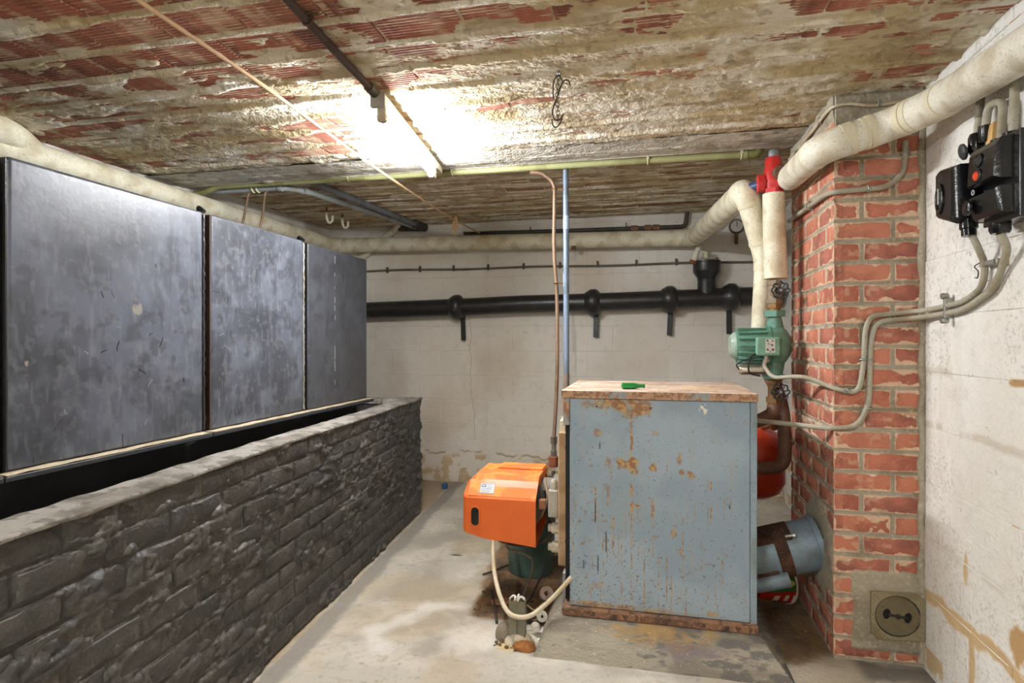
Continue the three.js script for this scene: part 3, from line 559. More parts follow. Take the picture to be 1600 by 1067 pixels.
// ---- brick chimney in the right corner
const CX = 0.66, CZ = -2.354, CB = -3.0;
const chimney = thing('brick_chimney', 'red brick chimney stack with wide smeared joints standing in the corner by the white wall', 'chimney', [0.805, 0, -2.68]);
{
  const front = [[[0, 0.186], [0.199, 0.29]], [[0, 0.085], [0.098, 0.29]]], left = [[[0, 0.088], [0.101, 0.29], [0.303, 0.49], [0.503, 0.646]], [[0, 0.188], [0.201, 0.39], [0.403, 0.59], [0.603, 0.646]]];
  const P = 0.0755, H = 0.062, cache = new Map(), R = rng(701);
  const brickFor = (w) => { const k = Math.round(w * 1000); if (!cache.has(k)) cache.set(k, [0, 1, 2].map((i) => brickGeo(w, H, 0.03, k * 7 + i, 0.004, 0.0009))); return cache.get(k)[Math.floor(R() * 3)]; };
  const plasterF = (u, y) => Math.max(sm(0.05, 0.075, u + 0.02 * (fbm(y * 20, 3, 3, 711) - 0.5)) * sm(0.345, 0.32, y + 0.02 * (fbm(u * 20, 5, 3, 712) - 0.5)) * sm(0.03, 0.06, y), sm(1.90, 1.93, y + 0.05 * (fbm(u * 12, 8, 3, 713) - 0.5) + 0.10 * (u - 0.12)));
  const plasterL = (u, y) => Math.max(1 - sm(0.15, 0.21, Math.hypot((u - 0.2) * 0.9, y - 0.36) + 0.08 * (fbm(u * 9, y * 9, 4, 714) - 0.5)), sm(1.94, 1.99, y + 0.05 * (fbm(u * 9, 6, 3, 715) - 0.5)));
  const hides = (f, u0, u1, y) => { let k = 0; for (const a of [0.15, 0.5, 0.85]) for (const b of [-0.02, 0, 0.02]) k += f(u0 + (u1 - u0) * a, y + b) > 0.75; return k > 7; };
  for (let r = 0; r < 27; r++) {
    const y = 0.012 + r * P + H / 2;
    for (const [a, b] of front[r % 2]) if (!hides(plasterF, a, b, y)) piece('brick', brickFor(b - a), brickMats[Math.floor(R() * 4)], chimney, CX + (a + b) / 2, y, CZ + 0.001 * (R() - 0.5), 0.004 * (R() - 0.5), 0.012 * (R() - 0.5));
    for (const [a, b] of left[r % 2]) if (!hides(plasterL, a, b, y)) piece('brick', brickFor(b - a), brickMats[Math.floor(R() * 4)], chimney, CX + 0.001 * (R() - 0.5), y, CZ - (a + b) / 2, -Math.PI / 2);
  }
  // mortar: recessed in the joints, smeared over the brick edges, proud where the stack is rendered
  const mortarOut = (face, plaster, u, y, s) => {
    const r = Math.floor((y - 0.0055) / P), yy = y - (0.012 + r * P); let e = Math.min(yy, H - yy), inU = -1;
    for (const [a, b] of face[((r % 2) + 2) % 2]) inU = Math.max(inU, Math.min(u - a, b - u));
    e = Math.min(e, inU);
    const n = fbm(u * 22, y * 26, 4, s), k = fbm(u * 7, y * 9, 3, s + 3), rough = 0.002 * (fbm(u * 90, y * 90, 2, s + 7) - 0.5);
    const wide = 0.003 + 0.030 * sm(0.46, 0.86, 0.6 * n + 0.4 * k + 0.02), smear = e < 0 ? 0 : 1 - sm(wide * 0.7, wide + 0.0005, e);
    const joint = e < 0 ? 1 : 0, pl = plaster(u, y);
    return [Math.max(joint ? -0.003 + 0.005 * (n - 0.5) : -0.006 + 0.0078 * smear, -0.006 + 0.014 * pl) + rough, joint ? 0.0 : smear * (1 - pl)];
  };
  const tint = (list) => new THREE.Float32BufferAttribute(list, 3), cA = [1, 1, 1], cB = [1.75, 1.36, 1.24];
  const withTint = (nu, nv, f, flip) => { const col = []; const g = sheet(nu, nv, (s, t) => { const [p, k] = f(s, t); const c = mix3(cA, cB, k); col.push(c[0], c[1], c[2]); return p; }, flip); g.setAttribute('color', tint(col)); return g; };
  const gF = withTint(118, 700, (s, t) => { const u = s * 0.29, y = t * 2.06, [o, k] = mortarOut(front, plasterF, u, y, 721); return [[CX + u, y, CZ + o * (s > 0.99 || s < 0.005 ? 0.3 : 1), u, y], k]; });
  const gL = withTint(220, 560, (s, t) => { const u = s * 0.646, y = t * 2.1, [o, k] = mortarOut(left, plasterL, u, y, 731); return [[CX - o * (s < 0.003 ? 0.3 : 1), y, CZ - u, u, y], k]; }, true);
  const m2 = mat(0xffffff, 0.95, { map: mortarMap, bumpMap: reliefMap, bumpScale: 0.005, vertexColors: true });
  part('mortar', mergeGeometries([gF, gL]), m2, chimney);
  part('core', box(CX + 0.02, XR - 0.001, 0, YC + 0.03, CB + 0.001, CZ - 0.02, 0), mortarMat, chimney);
  part('cement_fillet', sweep(Array.from({ length: 40 }, (_, i) => V(XR - 0.006 + 0.004 * Math.sin(i * 1.7), 0.02 + i * 0.05, CZ + 0.001)), (t) => 0.010 + 0.005 * vn(t * 40, 3, 741), 8), mortarMat, chimney);
}

// ---- low brick wall round the tank, painted black
const bund = thing('brick_bund_wall', 'low thick brick wall painted glossy black with a dusty grey top, in front of the black tank', 'low wall', [-1.49, 0, -3.73]);
bund.rotation.y = 0.0869; origin.set(bund, V(0, 0, 0));
{
  const L = 4.3, Hh = 0.775, P = 0.0765, H = 0.066, R = rng(801), toWorld = (x, z) => [-1.49 + x * Math.cos(0.0869) + z * Math.sin(0.0869), -3.73 - x * Math.sin(0.0869) + z * Math.cos(0.0869)];
  const geos = [0, 1, 2, 3, 4, 5].map((i) => brickGeo(0.212, H, 0.04, 811 + i, 0.007, 0.003, 4, 2));
  const off = []; for (let r = 0; r < 10; r++) off.push((r % 2) * 0.112 + 0.02 * R());
  for (let r = 0; r < 10; r++) for (let z = off[r] - 0.11; z < L; z += 0.224) {
    const zz = z + 0.112; if (zz < 0.1) continue; const [wx, wz] = toWorld(0, zz), y = 0.008 + r * P + H / 2;
    if (inFrame(wx, y, wz, 160)) piece('brick', geos[Math.floor(R() * 6)], bundMat, bund, 0.003 + 0.006 * (R() - 0.5), y, zz, Math.PI / 2 + 0.02 * (R() - 0.5), 0.02 * (R() - 0.5));
  }
  const top = (z) => Hh + 0.016 * (fbm(z * 2.3, 2, 3, 821) - 0.5) + 0.005 * (fbm(z * 14, 5, 2, 822) - 0.5);
  const face = sheet(900, 170, (s, t) => {
    const z = s * L, y = t * (top(z) - 0.006), r = Math.floor((y - 0.003) / P), yy = y - (0.008 + r * P), rr = clamp(r, 0, 9), zz = ((z - off[rr] + 0.11) % 0.224 + 0.224) % 0.224;
    const e = Math.min(yy, H - yy, zz - 0.006, 0.218 - zz), n = fbm(z * 18, y * 24, 4, 831), k = fbm(z * 5, y * 7, 4, 832);
    const smear = 1 - sm(0.004, 0.03, e + 0.05 * (0.55 - n)), lump = sm(0.50, 0.70, 0.45 * n + 0.55 * k + 0.08 * sm(0.9, 3.0, z) - 0.02);
    return [(e < 0 ? -0.003 + 0.008 * (n - 0.4) : -0.006 + 0.0085 * smear) + lump * 0.013 + 0.004 * (k - 0.5) + 0.003 * (fbm(z * 40, y * 50, 2, 833) - 0.5), y, z, z, y];
  }, true);
  part('painted_mortar', face, bundMat, bund);
  part('core', join([box(-0.11, -0.012, 0, Hh - 0.03, 0.02, L, 0), box(-1.16, -0.08, 0, Hh - 0.03, 0, 0.11, 0), box(-0.02, -0.004, 0, Hh - 0.03, 0.0, 0.03, 0)]), bundMat, bund);
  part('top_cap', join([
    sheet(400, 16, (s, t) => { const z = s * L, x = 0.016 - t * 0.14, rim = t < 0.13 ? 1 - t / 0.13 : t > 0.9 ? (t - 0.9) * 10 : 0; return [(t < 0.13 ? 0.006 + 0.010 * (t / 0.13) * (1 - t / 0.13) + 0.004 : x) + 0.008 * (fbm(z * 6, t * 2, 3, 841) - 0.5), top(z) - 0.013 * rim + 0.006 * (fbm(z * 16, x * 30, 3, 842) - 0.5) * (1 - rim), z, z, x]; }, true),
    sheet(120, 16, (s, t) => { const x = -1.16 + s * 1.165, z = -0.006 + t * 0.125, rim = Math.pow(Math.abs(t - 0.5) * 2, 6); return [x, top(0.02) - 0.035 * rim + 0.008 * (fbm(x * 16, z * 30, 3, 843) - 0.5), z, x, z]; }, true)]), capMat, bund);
}

// ================= things =================
// ---- black oil tank behind the low wall
{
  const t = thing('oil_tank', 'large black steel oil tank of upright panels with dusty ledges behind the low black wall', 'tank', [-2.05, 0, -1.9]);
  const F = -1.69, seams = [[-3.35, -2.70], [-2.66, -2.014], [-1.972, -1.25], [-1.21, -0.5]];
  part('core', box(-2.36, F - 0.06, 0, 1.62, -3.32, -0.52, 0.01), tankDark, t);
  seams.forEach(([a, b], i) => {
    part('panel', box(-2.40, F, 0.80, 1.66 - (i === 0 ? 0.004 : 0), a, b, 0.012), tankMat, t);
    part('ledge', join([box(F - 0.03, F + 0.046, 0.782, 0.799, a + 0.002, b + 0.038, 0.004)]), tankDark, t);
    const R = rng(900 + i);
    part('dust', sheet(60, 6, (s, v) => [F + 0.045 - v * 0.046, 0.7995 + 0.004 * fbm(s * 14, v * 3, 3, 905 + i), a + 0.004 + s * (b - a + 0.03), s * 0.7, v * 0.05]), dustMat, t, 'pale dust lying on the ledge');
    if (i < 3) {
      const z = b + 0.004, bead = Array.from({ length: 90 }, (_, k) => V(F - 0.001 + 0.003 * R(), 0.81 + k * 0.0094, b + 0.04 + 0.002 * R()));
      part('weld_bead', sweep(bead, (u) => 0.0035 + 0.0028 * vn(u * 120, i, 906), 7), i === 0 ? steel : ironBlack, t);
      part('seam_bar', sweep(fillet([[F - 0.045, 0.80, z + 0.012], [F - 0.045, 1.63, z + 0.012], [F - 0.07, 1.672, z + 0.012], [F - 0.25, 1.672, z + 0.012]], 0.03), 0.009, 10), blackMat, t);
      part('seam_edge', box(F - 0.03, F - 0.004, 0.80, 1.655, b - 0.001, b + 0.0025, 0), i === 1 ? mat(0x4a342a, 0.7, { map: grimeMap }) : ironBlack, t);
    }
  });
  for (const z of [-2.68, -1.99]) part('lug', sweep(fillet([[F - 0.07, 1.655, z - 0.05], [F - 0.05, 1.69, z - 0.01], [F - 0.012, 1.665, z + 0.0]], 0.02), 0.008, 10), blackMat, t);
  part('lower_shell', box(-2.36, F - 0.058, 0.0, 0.784, -3.33, -0.52, 0.01), tankDark, t);
}

// ---- fluorescent fittings on the ceiling
function lampFitting(near, far, strength, label, yb) {
  const A = V(near[0], 0, near[1]), B = V(far[0], 0, far[1]), mid = A.clone().add(B).multiplyScalar(0.5), L = A.distanceTo(B), h = L / 2;
  const g = thing('fluorescent_light', label, 'ceiling light', [mid.x, yb, mid.z]); origin.set(g, V(0, 0, 0));
  g.rotation.y = Math.atan2(A.x - B.x, A.z - B.z);
  part('batten', join([box(-0.024, 0.024, -0.032, 0, -h - 0.12, h + 0.05, 0.004)]), mat(0xc9c5b8, 0.5, { map: grimeMap }), g);
  for (const s of [1, -1]) part('lampholder', join([box(-0.017, 0.017, -0.084, -0.03, s * h - 0.012 + (s > 0 ? 0.012 : -0.012), s * h + 0.012 + (s > 0 ? 0.012 : -0.012), 0.005), lathe([[0.0, 0], [0.019, 0], [0.019, 1], [0, 1]], [0, -0.066, s * h + 0.016], [0, -0.066, s * h - 0.004])]), mat(0xb7b09c, 0.5), g);
  part('end_cap', box(-0.027, 0.027, -0.05, -0.002, h + 0.045, h + 0.065, 0.004), mat(0x9c9a90, 0.5), g);
  part('tube', rod([0, -0.066, -h], [0, -0.066, h], 0.0125, 20), new THREE.MeshStandardMaterial({ color: 0xffffff, roughness: 0.3, emissive: TUBE_COLOR, emissiveIntensity: 9 }), g);
  const ax = V(0, 0, 1);
  for (const d of [V(0, -1, 0), V(1, 0, 0), V(-1, 0, 0), V(0, 1, 0)]) {
    const l = new THREE.RectAreaLight(TUBE_COLOR, TUBE_RADIANCE * strength, L - 0.03, 0.022); l.name = 'tube_glow';
    const z = d.clone().negate(), y = z.clone().cross(ax); l.quaternion.setFromRotationMatrix(new THREE.Matrix4().makeBasis(ax, y, z));
    l.position.set(0, -0.066, 0).addScaledVector(d, 0.0135); g.add(l);
  }
  return g;
}
lampFitting([LAMPS[0][0] + 0.05, LAMPS[0][2]], [LAMPS[0][0] - 0.035, LAMPS[0][1]], LAMPS[0][3], 'lit fluorescent tube on a slim batten under the tiled ceiling', YC - 0.020);
lampFitting([LAMPS[1][0] + 0.05, LAMPS[1][2]], [LAMPS[1][0] - 0.035, LAMPS[1][1]], LAMPS[1][3], 'second fluorescent tube nearer the stairs, out of view', YC);
{
  const t = thing('ceiling_conduit', 'dark brown conduit on the ceiling that feeds the lit tube light', 'conduit', [-0.92, 2.0, -1.5]);
  part('pipe', sweep(curve([[-0.80, 2.035, 0.6], [-0.87, 2.03, -1.0], [-0.912, 2.03, -1.517], [-0.937, 2.028, -1.92]], 50), 0.0125, 12), mat(0x4a3a34, 0.6, { map: grimeMap }), t);
  part('collar', rod([-0.934, 2.028, -1.86], [-0.938, 2.028, -1.93], 0.017), ironDark, t);
  part('saddle', join([torus([-0.902, 2.031, -1.44], 0.015, 0.004, [0.08, 0, 1]), box(-0.935, -0.868, 2.043, 2.048, -1.45, -1.43, 0.001)]), rust, t);
}

// ---- lagged heating pipes
function lagged(t, pts, rads, r, m, bends) {
  const P = pts.map((p) => V(...p)), ends = [];
  let from = P[0];
  for (let i = 1; i < P.length - 1; i++) {
    const a = P[i - 1].clone().sub(P[i]).normalize(), b = P[i + 1].clone().sub(P[i]).normalize(), A = P[i].clone().addScaledVector(a, rads[i - 1]), B = P[i].clone().addScaledVector(b, rads[i - 1]);
    part('lagging', sweep([from, from.clone().lerp(A, 0.5), A], r(i - 1), 26), m, t);
    const arc = Array.from({ length: 13 }, (_, k) => { const s = k / 12; return A.clone().multiplyScalar((1 - s) * (1 - s)).addScaledVector(P[i], 2 * s * (1 - s)).addScaledVector(B, s * s); });
    const r0 = r(i - 1), r1 = r(i); part('elbow_cover', sweep(arc, (s) => (typeof r0 === 'number' ? r0 : r0(1)) * (1 - s) + (typeof r1 === 'number' ? r1 : r1(0)) * s + 0.0015, 26), m, t);
    for (const [c, d, q] of [[A, a, r0], [B, b, r1]]) part('joint_tape', sweep([c.clone().addScaledVector(d, -0.006), c.clone().addScaledVector(d, 0.014)], (typeof q === 'number' ? q : q(0.5)) + 0.0032, 26), creamPlain, t);
    from = B;
  }
  part('lagging', sweep([from, from.clone().lerp(P[P.length - 1], 0.5), P[P.length - 1]], r(P.length - 2), 26), m, t);
}
{
  const t = thing('lagged_pipe', 'long cream lagged pipe running round the left and back walls to the red valve', 'pipe', [-1.2, 1.85, -4.5]);
  lagged(t, [[-2.53, 1.93, 0.4], [-2.535, 1.945, -4.465], [0.322, 1.900, -4.465], [0.436, 1.836, -2.87], [0.527, 1.553, -2.925], [0.513, 1.19, -2.945]], [0.12, 0.13, 0.055, 0.06], (i) => [0.058, 0.060, 0.064, 0.050, 0.0425][i], cream);
  part('branch_cover', sweep(curve([[-2.50, 2.00, 0.4], [-2.50, 1.995, -1.55], [-2.51, 1.985, -1.85], [-2.57, 1.965, -1.98], [-2.655, 1.945, -2.10]], 40), 0.062, 24), cream, t, 'fat bend merging from the wall');
  part('fitting', rod([0.455, 1.85, -2.86], [0.53, 1.865, -2.81], 0.024), mat(0x44577a, 0.4, { metalness: 0.3, map: grimeMap }), t);
}
{
  const t = thing('lagged_pipe', 'thick white lagged pipe bent round the chimney and rising along the right wall', 'pipe', [0.75, 1.8, -2.0]);
  lagged(t, [[0.60, 1.862, -2.76], [0.588, 1.828, -2.25], [0.80, 1.888, -2.235], [0.872, 1.893, -2.09], [0.866, 1.63, 0.6]], [0.09, 0.06, 0.07], () => 0.053, creamWhite);
  for (const p of [[0.655, 1.848, -2.246], [0.715, 1.864, -2.242]]) part('joint_tape', sweep([V(...p), V(p[0] + 0.012, p[1] + 0.0035, p[2] + 0.001)], 0.0552, 26), creamPlain, t);
}
{
  const t = thing('branch_pipe', 'short white pipe slanting down behind the lagged pipe near the back left ceiling', 'pipe', [-2.2, 1.9, -4.55]);
  part('pipe', sweep([V(-2.0, 2.115, -4.562), V(-2.42, 1.80, -4.562)], 0.03, 18), creamWhite, t);
  part('stub', sweep([V(-2.02, 2.085, -4.562), V(-1.80, 2.075, -4.562)], 0.022, 14), ironDark, t);
}
{
  const t = thing('branch_pipe', 'short cream pipe stub slanting up behind the cream pipe bend at the back wall', 'pipe', [0.5, 1.9, -4.5]);
  part('pipe', sweep([V(0.41, 1.95, -4.548), V(0.57, 2.11, -4.548)], 0.045, 18), creamWhite, t);
}
{
  const t = thing('pressure_gauge', 'round dial gauge on the back wall seen under the bend of the cream pipe', 'gauge', [0.625, 1.94, -4.56]);
  part('case', disc(0.052, [0.632, 1.99, -4.6], [0.632, 1.99, -4.56]), ironDark, t); part('face', disc(0.042, [0.632, 1.99, -4.56], [0.632, 1.99, -4.555], 0.02), mat(0xb9b6ac, 0.5), t);
  part('needle', box(0.63, 0.634, 1.985, 2.025, -4.555, -4.552, 0), ironBlack, t);
  part('stem', rod([0.632, 1.95, -4.58], [0.632, 1.86, -4.58], 0.012), brass, t);
}
// ---- mixing valve, riser, pump and pipework right of the boiler
const RX = 0.545, RZ = -2.8;
{
  const t = thing('mixing_valve', 'red cast mixing valve on top of the white riser beside the chimney', 'valve', [RX, 1.80, RZ]);
  const X = RX - 0.005;
  part('body', join([lathe([[0, 0], [0.036, 0], [0.036, 0.10], [0.045, 0.22], [0.045, 0.34], [0.040, 0.5], [0.040, 0.66], [0.036, 0.70], [0.036, 0.94], [0.030, 1], [0, 1]], [X, 1.81, RZ], [X, 1.965, RZ], 24), rod([X, 1.86, RZ], [X - 0.062, 1.853, RZ], 0.030, 18), rod([X, 1.862, RZ], [X + 0.06, 1.862, RZ + 0.012], 0.032, 18), hex(0.040, [X - 0.04, 1.854, RZ], [X - 0.066, 1.853, RZ])]), redPaint, t);
  part('union_nut', hex(0.042, [X, 1.802, RZ], [X, 1.826, RZ]), redPaint, t);
  part('plug', join([disc(0.033, [X + 0.018, 1.888, RZ + 0.02], [X + 0.022, 1.884, RZ + 0.062]), box(X + 0.017, X + 0.028, 1.86, 1.91, RZ + 0.06, RZ + 0.067, 0.002)]), mat(0x6b4a36, 0.6, { map: grimeMap }), t, 'brown cover on the front');
  part('spindle', join([lathe([[0, 0], [0.021, 0], [0.021, 0.8], [0.017, 1], [0, 1]], [X, 1.963, RZ], [X, 1.998, RZ], 10)]), mat(0x9aa3ad, 0.4, { metalness: 0.6 }), t, 'grey metal spindle');
}
{
  const t = thing('lagged_riser', 'upright white lagged pipe between the red valve and the handwheel above the pump', 'pipe', [RX, 1.42, RZ]);
  part('lagging', sweep([V(RX - 0.004, 1.805, RZ), V(RX, 1.6, RZ), V(RX + 0.006, 1.432, RZ)], (s) => 0.0455 + 0.0035 * s, 26), cream, t);
  part('end_ring', sweep([V(RX + 0.006, 1.436, RZ), V(RX + 0.006, 1.43, RZ)], 0.0495, 26), creamPlain, t);
}
function gateValve(y, label, seed) {
  const t = thing('gate_valve', label, 'valve', [RX, y - 0.05, RZ]);
  part('body', join([rod([RX, y - 0.055, RZ], [RX, y + 0.05, RZ], 0.027, 16), hex(0.034, [RX, y + 0.03, RZ], [RX, y + 0.048, RZ]), hex(0.034, [RX, y - 0.05, RZ], [RX, y - 0.03, RZ]), lathe([[0.026, 0], [0.028, 0.4], [0.016, 0.6], [0.016, 1]], [RX, y, RZ + 0.015], [RX + 0.004, y, RZ + 0.06], 14)]), seed ? brass : mat(0x8d7c68, 0.6, { map: grimeMap }), t);
  const c = [RX + 0.008, y, RZ + 0.085], ring = [], m = mat(0x454b55, 0.42, { metalness: 0.4, map: grimeMap });
  for (let k = 0; k <= 64; k++) { const a = (k / 64) * 2 * Math.PI, r = 0.034 + 0.003 * Math.cos(8 * a); ring.push(V(c[0] + Math.cos(a) * r, c[1] + Math.sin(a) * r, c[2] + 0.003 * Math.cos(8 * a))); }
  const w = part('handwheel', join([sweep(ring, 0.0032, 8, false), disc(0.011, [c[0], y, c[2] - 0.012], [c[0], y, c[2] + 0.008])]), m, t);
  for (let k = 0; k < 8; k++) { const a = (k / 8) * 2 * Math.PI + 0.2; part('spoke', sweep([V(c[0] + Math.cos(a) * 0.009, y + Math.sin(a) * 0.009, c[2]), V(c[0] + Math.cos(a) * 0.022, y + Math.sin(a) * 0.022, c[2] + 0.004), V(c[0] + Math.cos(a) * 0.035, y + Math.sin(a) * 0.035, c[2])], 0.0024, 6), m, w); }
  part('stem', rod([c[0] - 0.004, y, RZ + 0.05], [c[0], y, c[2] + 0.012], 0.006), steel, t);
  return t;
}
gateValve(1.372, 'small gate valve with a dark star handwheel directly above the green pump', 0);
gateValve(0.938, 'rusty gate valve with a bluish star handwheel below the green pump', 1);
{
  const t = thing('circulation_pump', 'green circulation pump with finned motor between the two handwheels', 'pump', [RX, 0.99, RZ]);
  const y = 1.135;
  part('union', join([hex(0.032, [RX, 1.30, RZ], [RX, 1.318, RZ]), rod([RX, 1.27, RZ], [RX, 1.32, RZ], 0.026)]), brass, t);
  part('union', join([hex(0.033, [RX, 0.972, RZ], [RX, 0.99, RZ]), rod([RX, 0.96, RZ], [RX, 1.0, RZ], 0.028)]), mat(0x6f4a36, 0.6, { map: grimeMap }), t);
  part('union_nut', hex(0.047, [RX, 1.262, RZ], [RX, 1.29, RZ]), pumpGreen, t);
  part('volute', join([lathe([[0, 0], [0.07, 0], [0.085, 0.18], [0.085, 0.62], [0.072, 0.82], [0.045, 1], [0, 1]], [RX - 0.035, y, RZ], [RX + 0.062, y, RZ], 32), sweep([V(RX, 1.265, RZ), V(RX + 0.002, 1.22, RZ), V(RX + 0.006, 1.15, RZ)], (s) => 0.028 + 0.018 * s, 20), sweep([V(RX, 0.99, RZ), V(RX + 0.002, 1.04, RZ), V(RX + 0.006, 1.12, RZ)], (s) => 0.030 + 0.018 * s, 20), disc(0.045, [RX, 0.985, RZ], [RX, 1.01, RZ])]), pumpGreen, t);
  const R0 = 0.074, X1 = RX - 0.035, X0 = 0.375;
  const motor = part('motor', join([lathe([[0, 0], [0.052, 0], [R0 - 0.008, 0.05], [R0 - 0.004, 0.5], [R0, 1], [0, 1]], [X0, y, RZ + 0.01], [X1, y, RZ + 0.01], 32)]), pumpGreen, t);
  for (let k = 0; k < 16; k++) {
    const a = (k / 16) * 2 * Math.PI; if (Math.abs(Math.sin(a) - 0) < 0.01 && Math.cos(a) > 0) continue;
    const g = box(X0 + 0.012, X1, R0 - 0.012, R0 + 0.010, -0.0025, 0.0025, 0.001); g.rotateX(a); g.translate(0, y, RZ + 0.01); part('cooling_fin', g, pumpGreen, motor);
  }
  part('end_cover', lathe([[0, 0], [0.045, 0], [0.058, 0.5], [0.062, 1], [0, 1]], [X0 - 0.018, y, RZ + 0.01], [X0 + 0.012, y, RZ + 0.01], 32), mat(0x93aaa0, 0.5, { metalness: 0, map: grimeMap }), t, 'pale dirty end cover');
  part('flange', lathe([[0, 0], [0.088, 0], [0.088, 1], [0, 1]], [X1 - 0.004, y, RZ], [X1 + 0.012, y, RZ], 32), pumpGreen, t);
  const bx = part('terminal_box', box(0.452, 0.548, 1.092, 1.172, RZ + 0.07, RZ + 0.112, 0.008), pumpLight, t);
  const pl = canvasTex(96, 128, (g) => { g.fillStyle = '#c9c8bf'; g.fillRect(0, 0, 96, 128); g.fillStyle = '#3b342c'; for (const [x, y2, w, h] of [[8, 8, 26, 16], [58, 12, 28, 12], [20, 40, 18, 10], [48, 50, 34, 14], [10, 92, 24, 18], [62, 88, 26, 26], [38, 112, 20, 8]]) { g.beginPath(); g.ellipse(x + w / 2, y2 + h / 2, w / 2, h / 2, 0.4, 0, 7); g.fill(); } g.fillStyle = '#7d786d'; for (let k = 0; k < 9; k++) g.fillRect(8, 30 + k * 10, 60 + (k % 3) * 10, 2); });
  const pg = new THREE.PlaneGeometry(0.038, 0.058); pg.translate(0.507, 1.135, RZ + 0.1135); part('rating_plate', pg, mat(0xffffff, 0.4, { map: pl }), bx);
  for (const p of [[0.462, 1.14], [0.538, 1.12]]) part('screw', disc(0.005, [p[0], p[1], RZ + 0.111], [p[0], p[1], RZ + 0.1145]), steel, bx);
  part('gland', join([rod([0.495, 1.095, RZ + 0.09], [0.495, 1.07, RZ + 0.09], 0.010), hex(0.013, [0.495, 1.078, RZ + 0.09], [0.495, 1.066, RZ + 0.09])]), steel, bx);
  part('capacitor', lathe([[0, 0], [0.014, 0], [0.022, 0.1], [0.022, 0.9], [0.019, 1], [0, 1]], [0.385, 1.03, RZ + 0.075], [0.50, 1.033, RZ + 0.075], 20), silver, t, 'silver cylinder slung under the motor');
  part('lead', sweep(curve([[0.455, 1.10, RZ + 0.10], [0.428, 1.085, RZ + 0.11], [0.425, 1.02, RZ + 0.105], [0.47, 1.005, RZ + 0.10]], 24), 0.0035, 8), cableBlack, t);
  part('lead', sweep(curve([[0.388, 1.03, RZ + 0.085], [0.375, 1.052, RZ + 0.095], [0.40, 1.07, RZ + 0.10], [0.45, 1.085, RZ + 0.10]], 24), 0.003, 8), cableBlack, t);
}
{
  const t = thing('boiler_flow_pipe', 'rusty brown pipe bending from the lower handwheel into the right side of the boiler', 'pipe', [0.47, 0.77, RZ]);
  part('pipe', sweep(fillet([[RX, 0.895, RZ], [RX - 0.002, 0.835, RZ], [0.47, 0.795, RZ + 0.01], [0.386, 0.79, RZ + 0.02]], 0.06), 0.029, 18), brownPipe, t);
  part('collar', hex(0.036, [RX, 0.882, RZ], [RX, 0.904, RZ]), brass, t);
}
{
  const t = thing('return_pipe', 'thick brown pipe dropping beside the chimney and turning past the red vessel', 'pipe', [0.6, 0.5, -2.86]);
  part('pipe', sweep(fillet([[0.513, 1.20, -2.945], [0.522, 1.05, -2.935], [0.588, 0.90, -2.88], [0.602, 0.75, -2.86], [0.60, 0.585, -2.86], [0.30, 0.565, -2.87]], [0.06, 0.08, 0.08, 0.06]), 0.0295, 18), brownPipe, t);
  part('side_branch', join([rod([0.560, 0.80, -2.87], [0.562, 0.755, -2.90], 0.016), hex(0.022, [0.56, 0.80, -2.87], [0.561, 0.785, -2.88])]), mat(0x9a5a34, 0.6, { map: grimeMap }), t, 'orange fitting above the vessel');
}
{
  const t = thing('expansion_vessel', 'round red expansion vessel hung behind the boiler, partly hidden', 'tank', [0.508, 0.39, -3.085]);
  part('shell', lathe([[0, 0], [0.07, 0.015], [0.12, 0.10], [0.142, 0.24], [0.142, 0.76], [0.12, 0.90], [0.07, 0.985], [0, 1]], [0.508, 0.39, -3.085], [0.508, 0.735, -3.085], 40), vesselRed, t);
  part('seam', sweep(Array.from({ length: 41 }, (_, k) => V(0.508 + 0.143 * Math.cos(k * Math.PI / 20), 0.55, -3.085 + 0.143 * Math.sin(k * Math.PI / 20))), 0.004, 8, false), redPaint, t);
  part('stub', rod([0.53, 0.728, -3.08], [0.562, 0.765, -2.93], 0.012), brass, t);
}

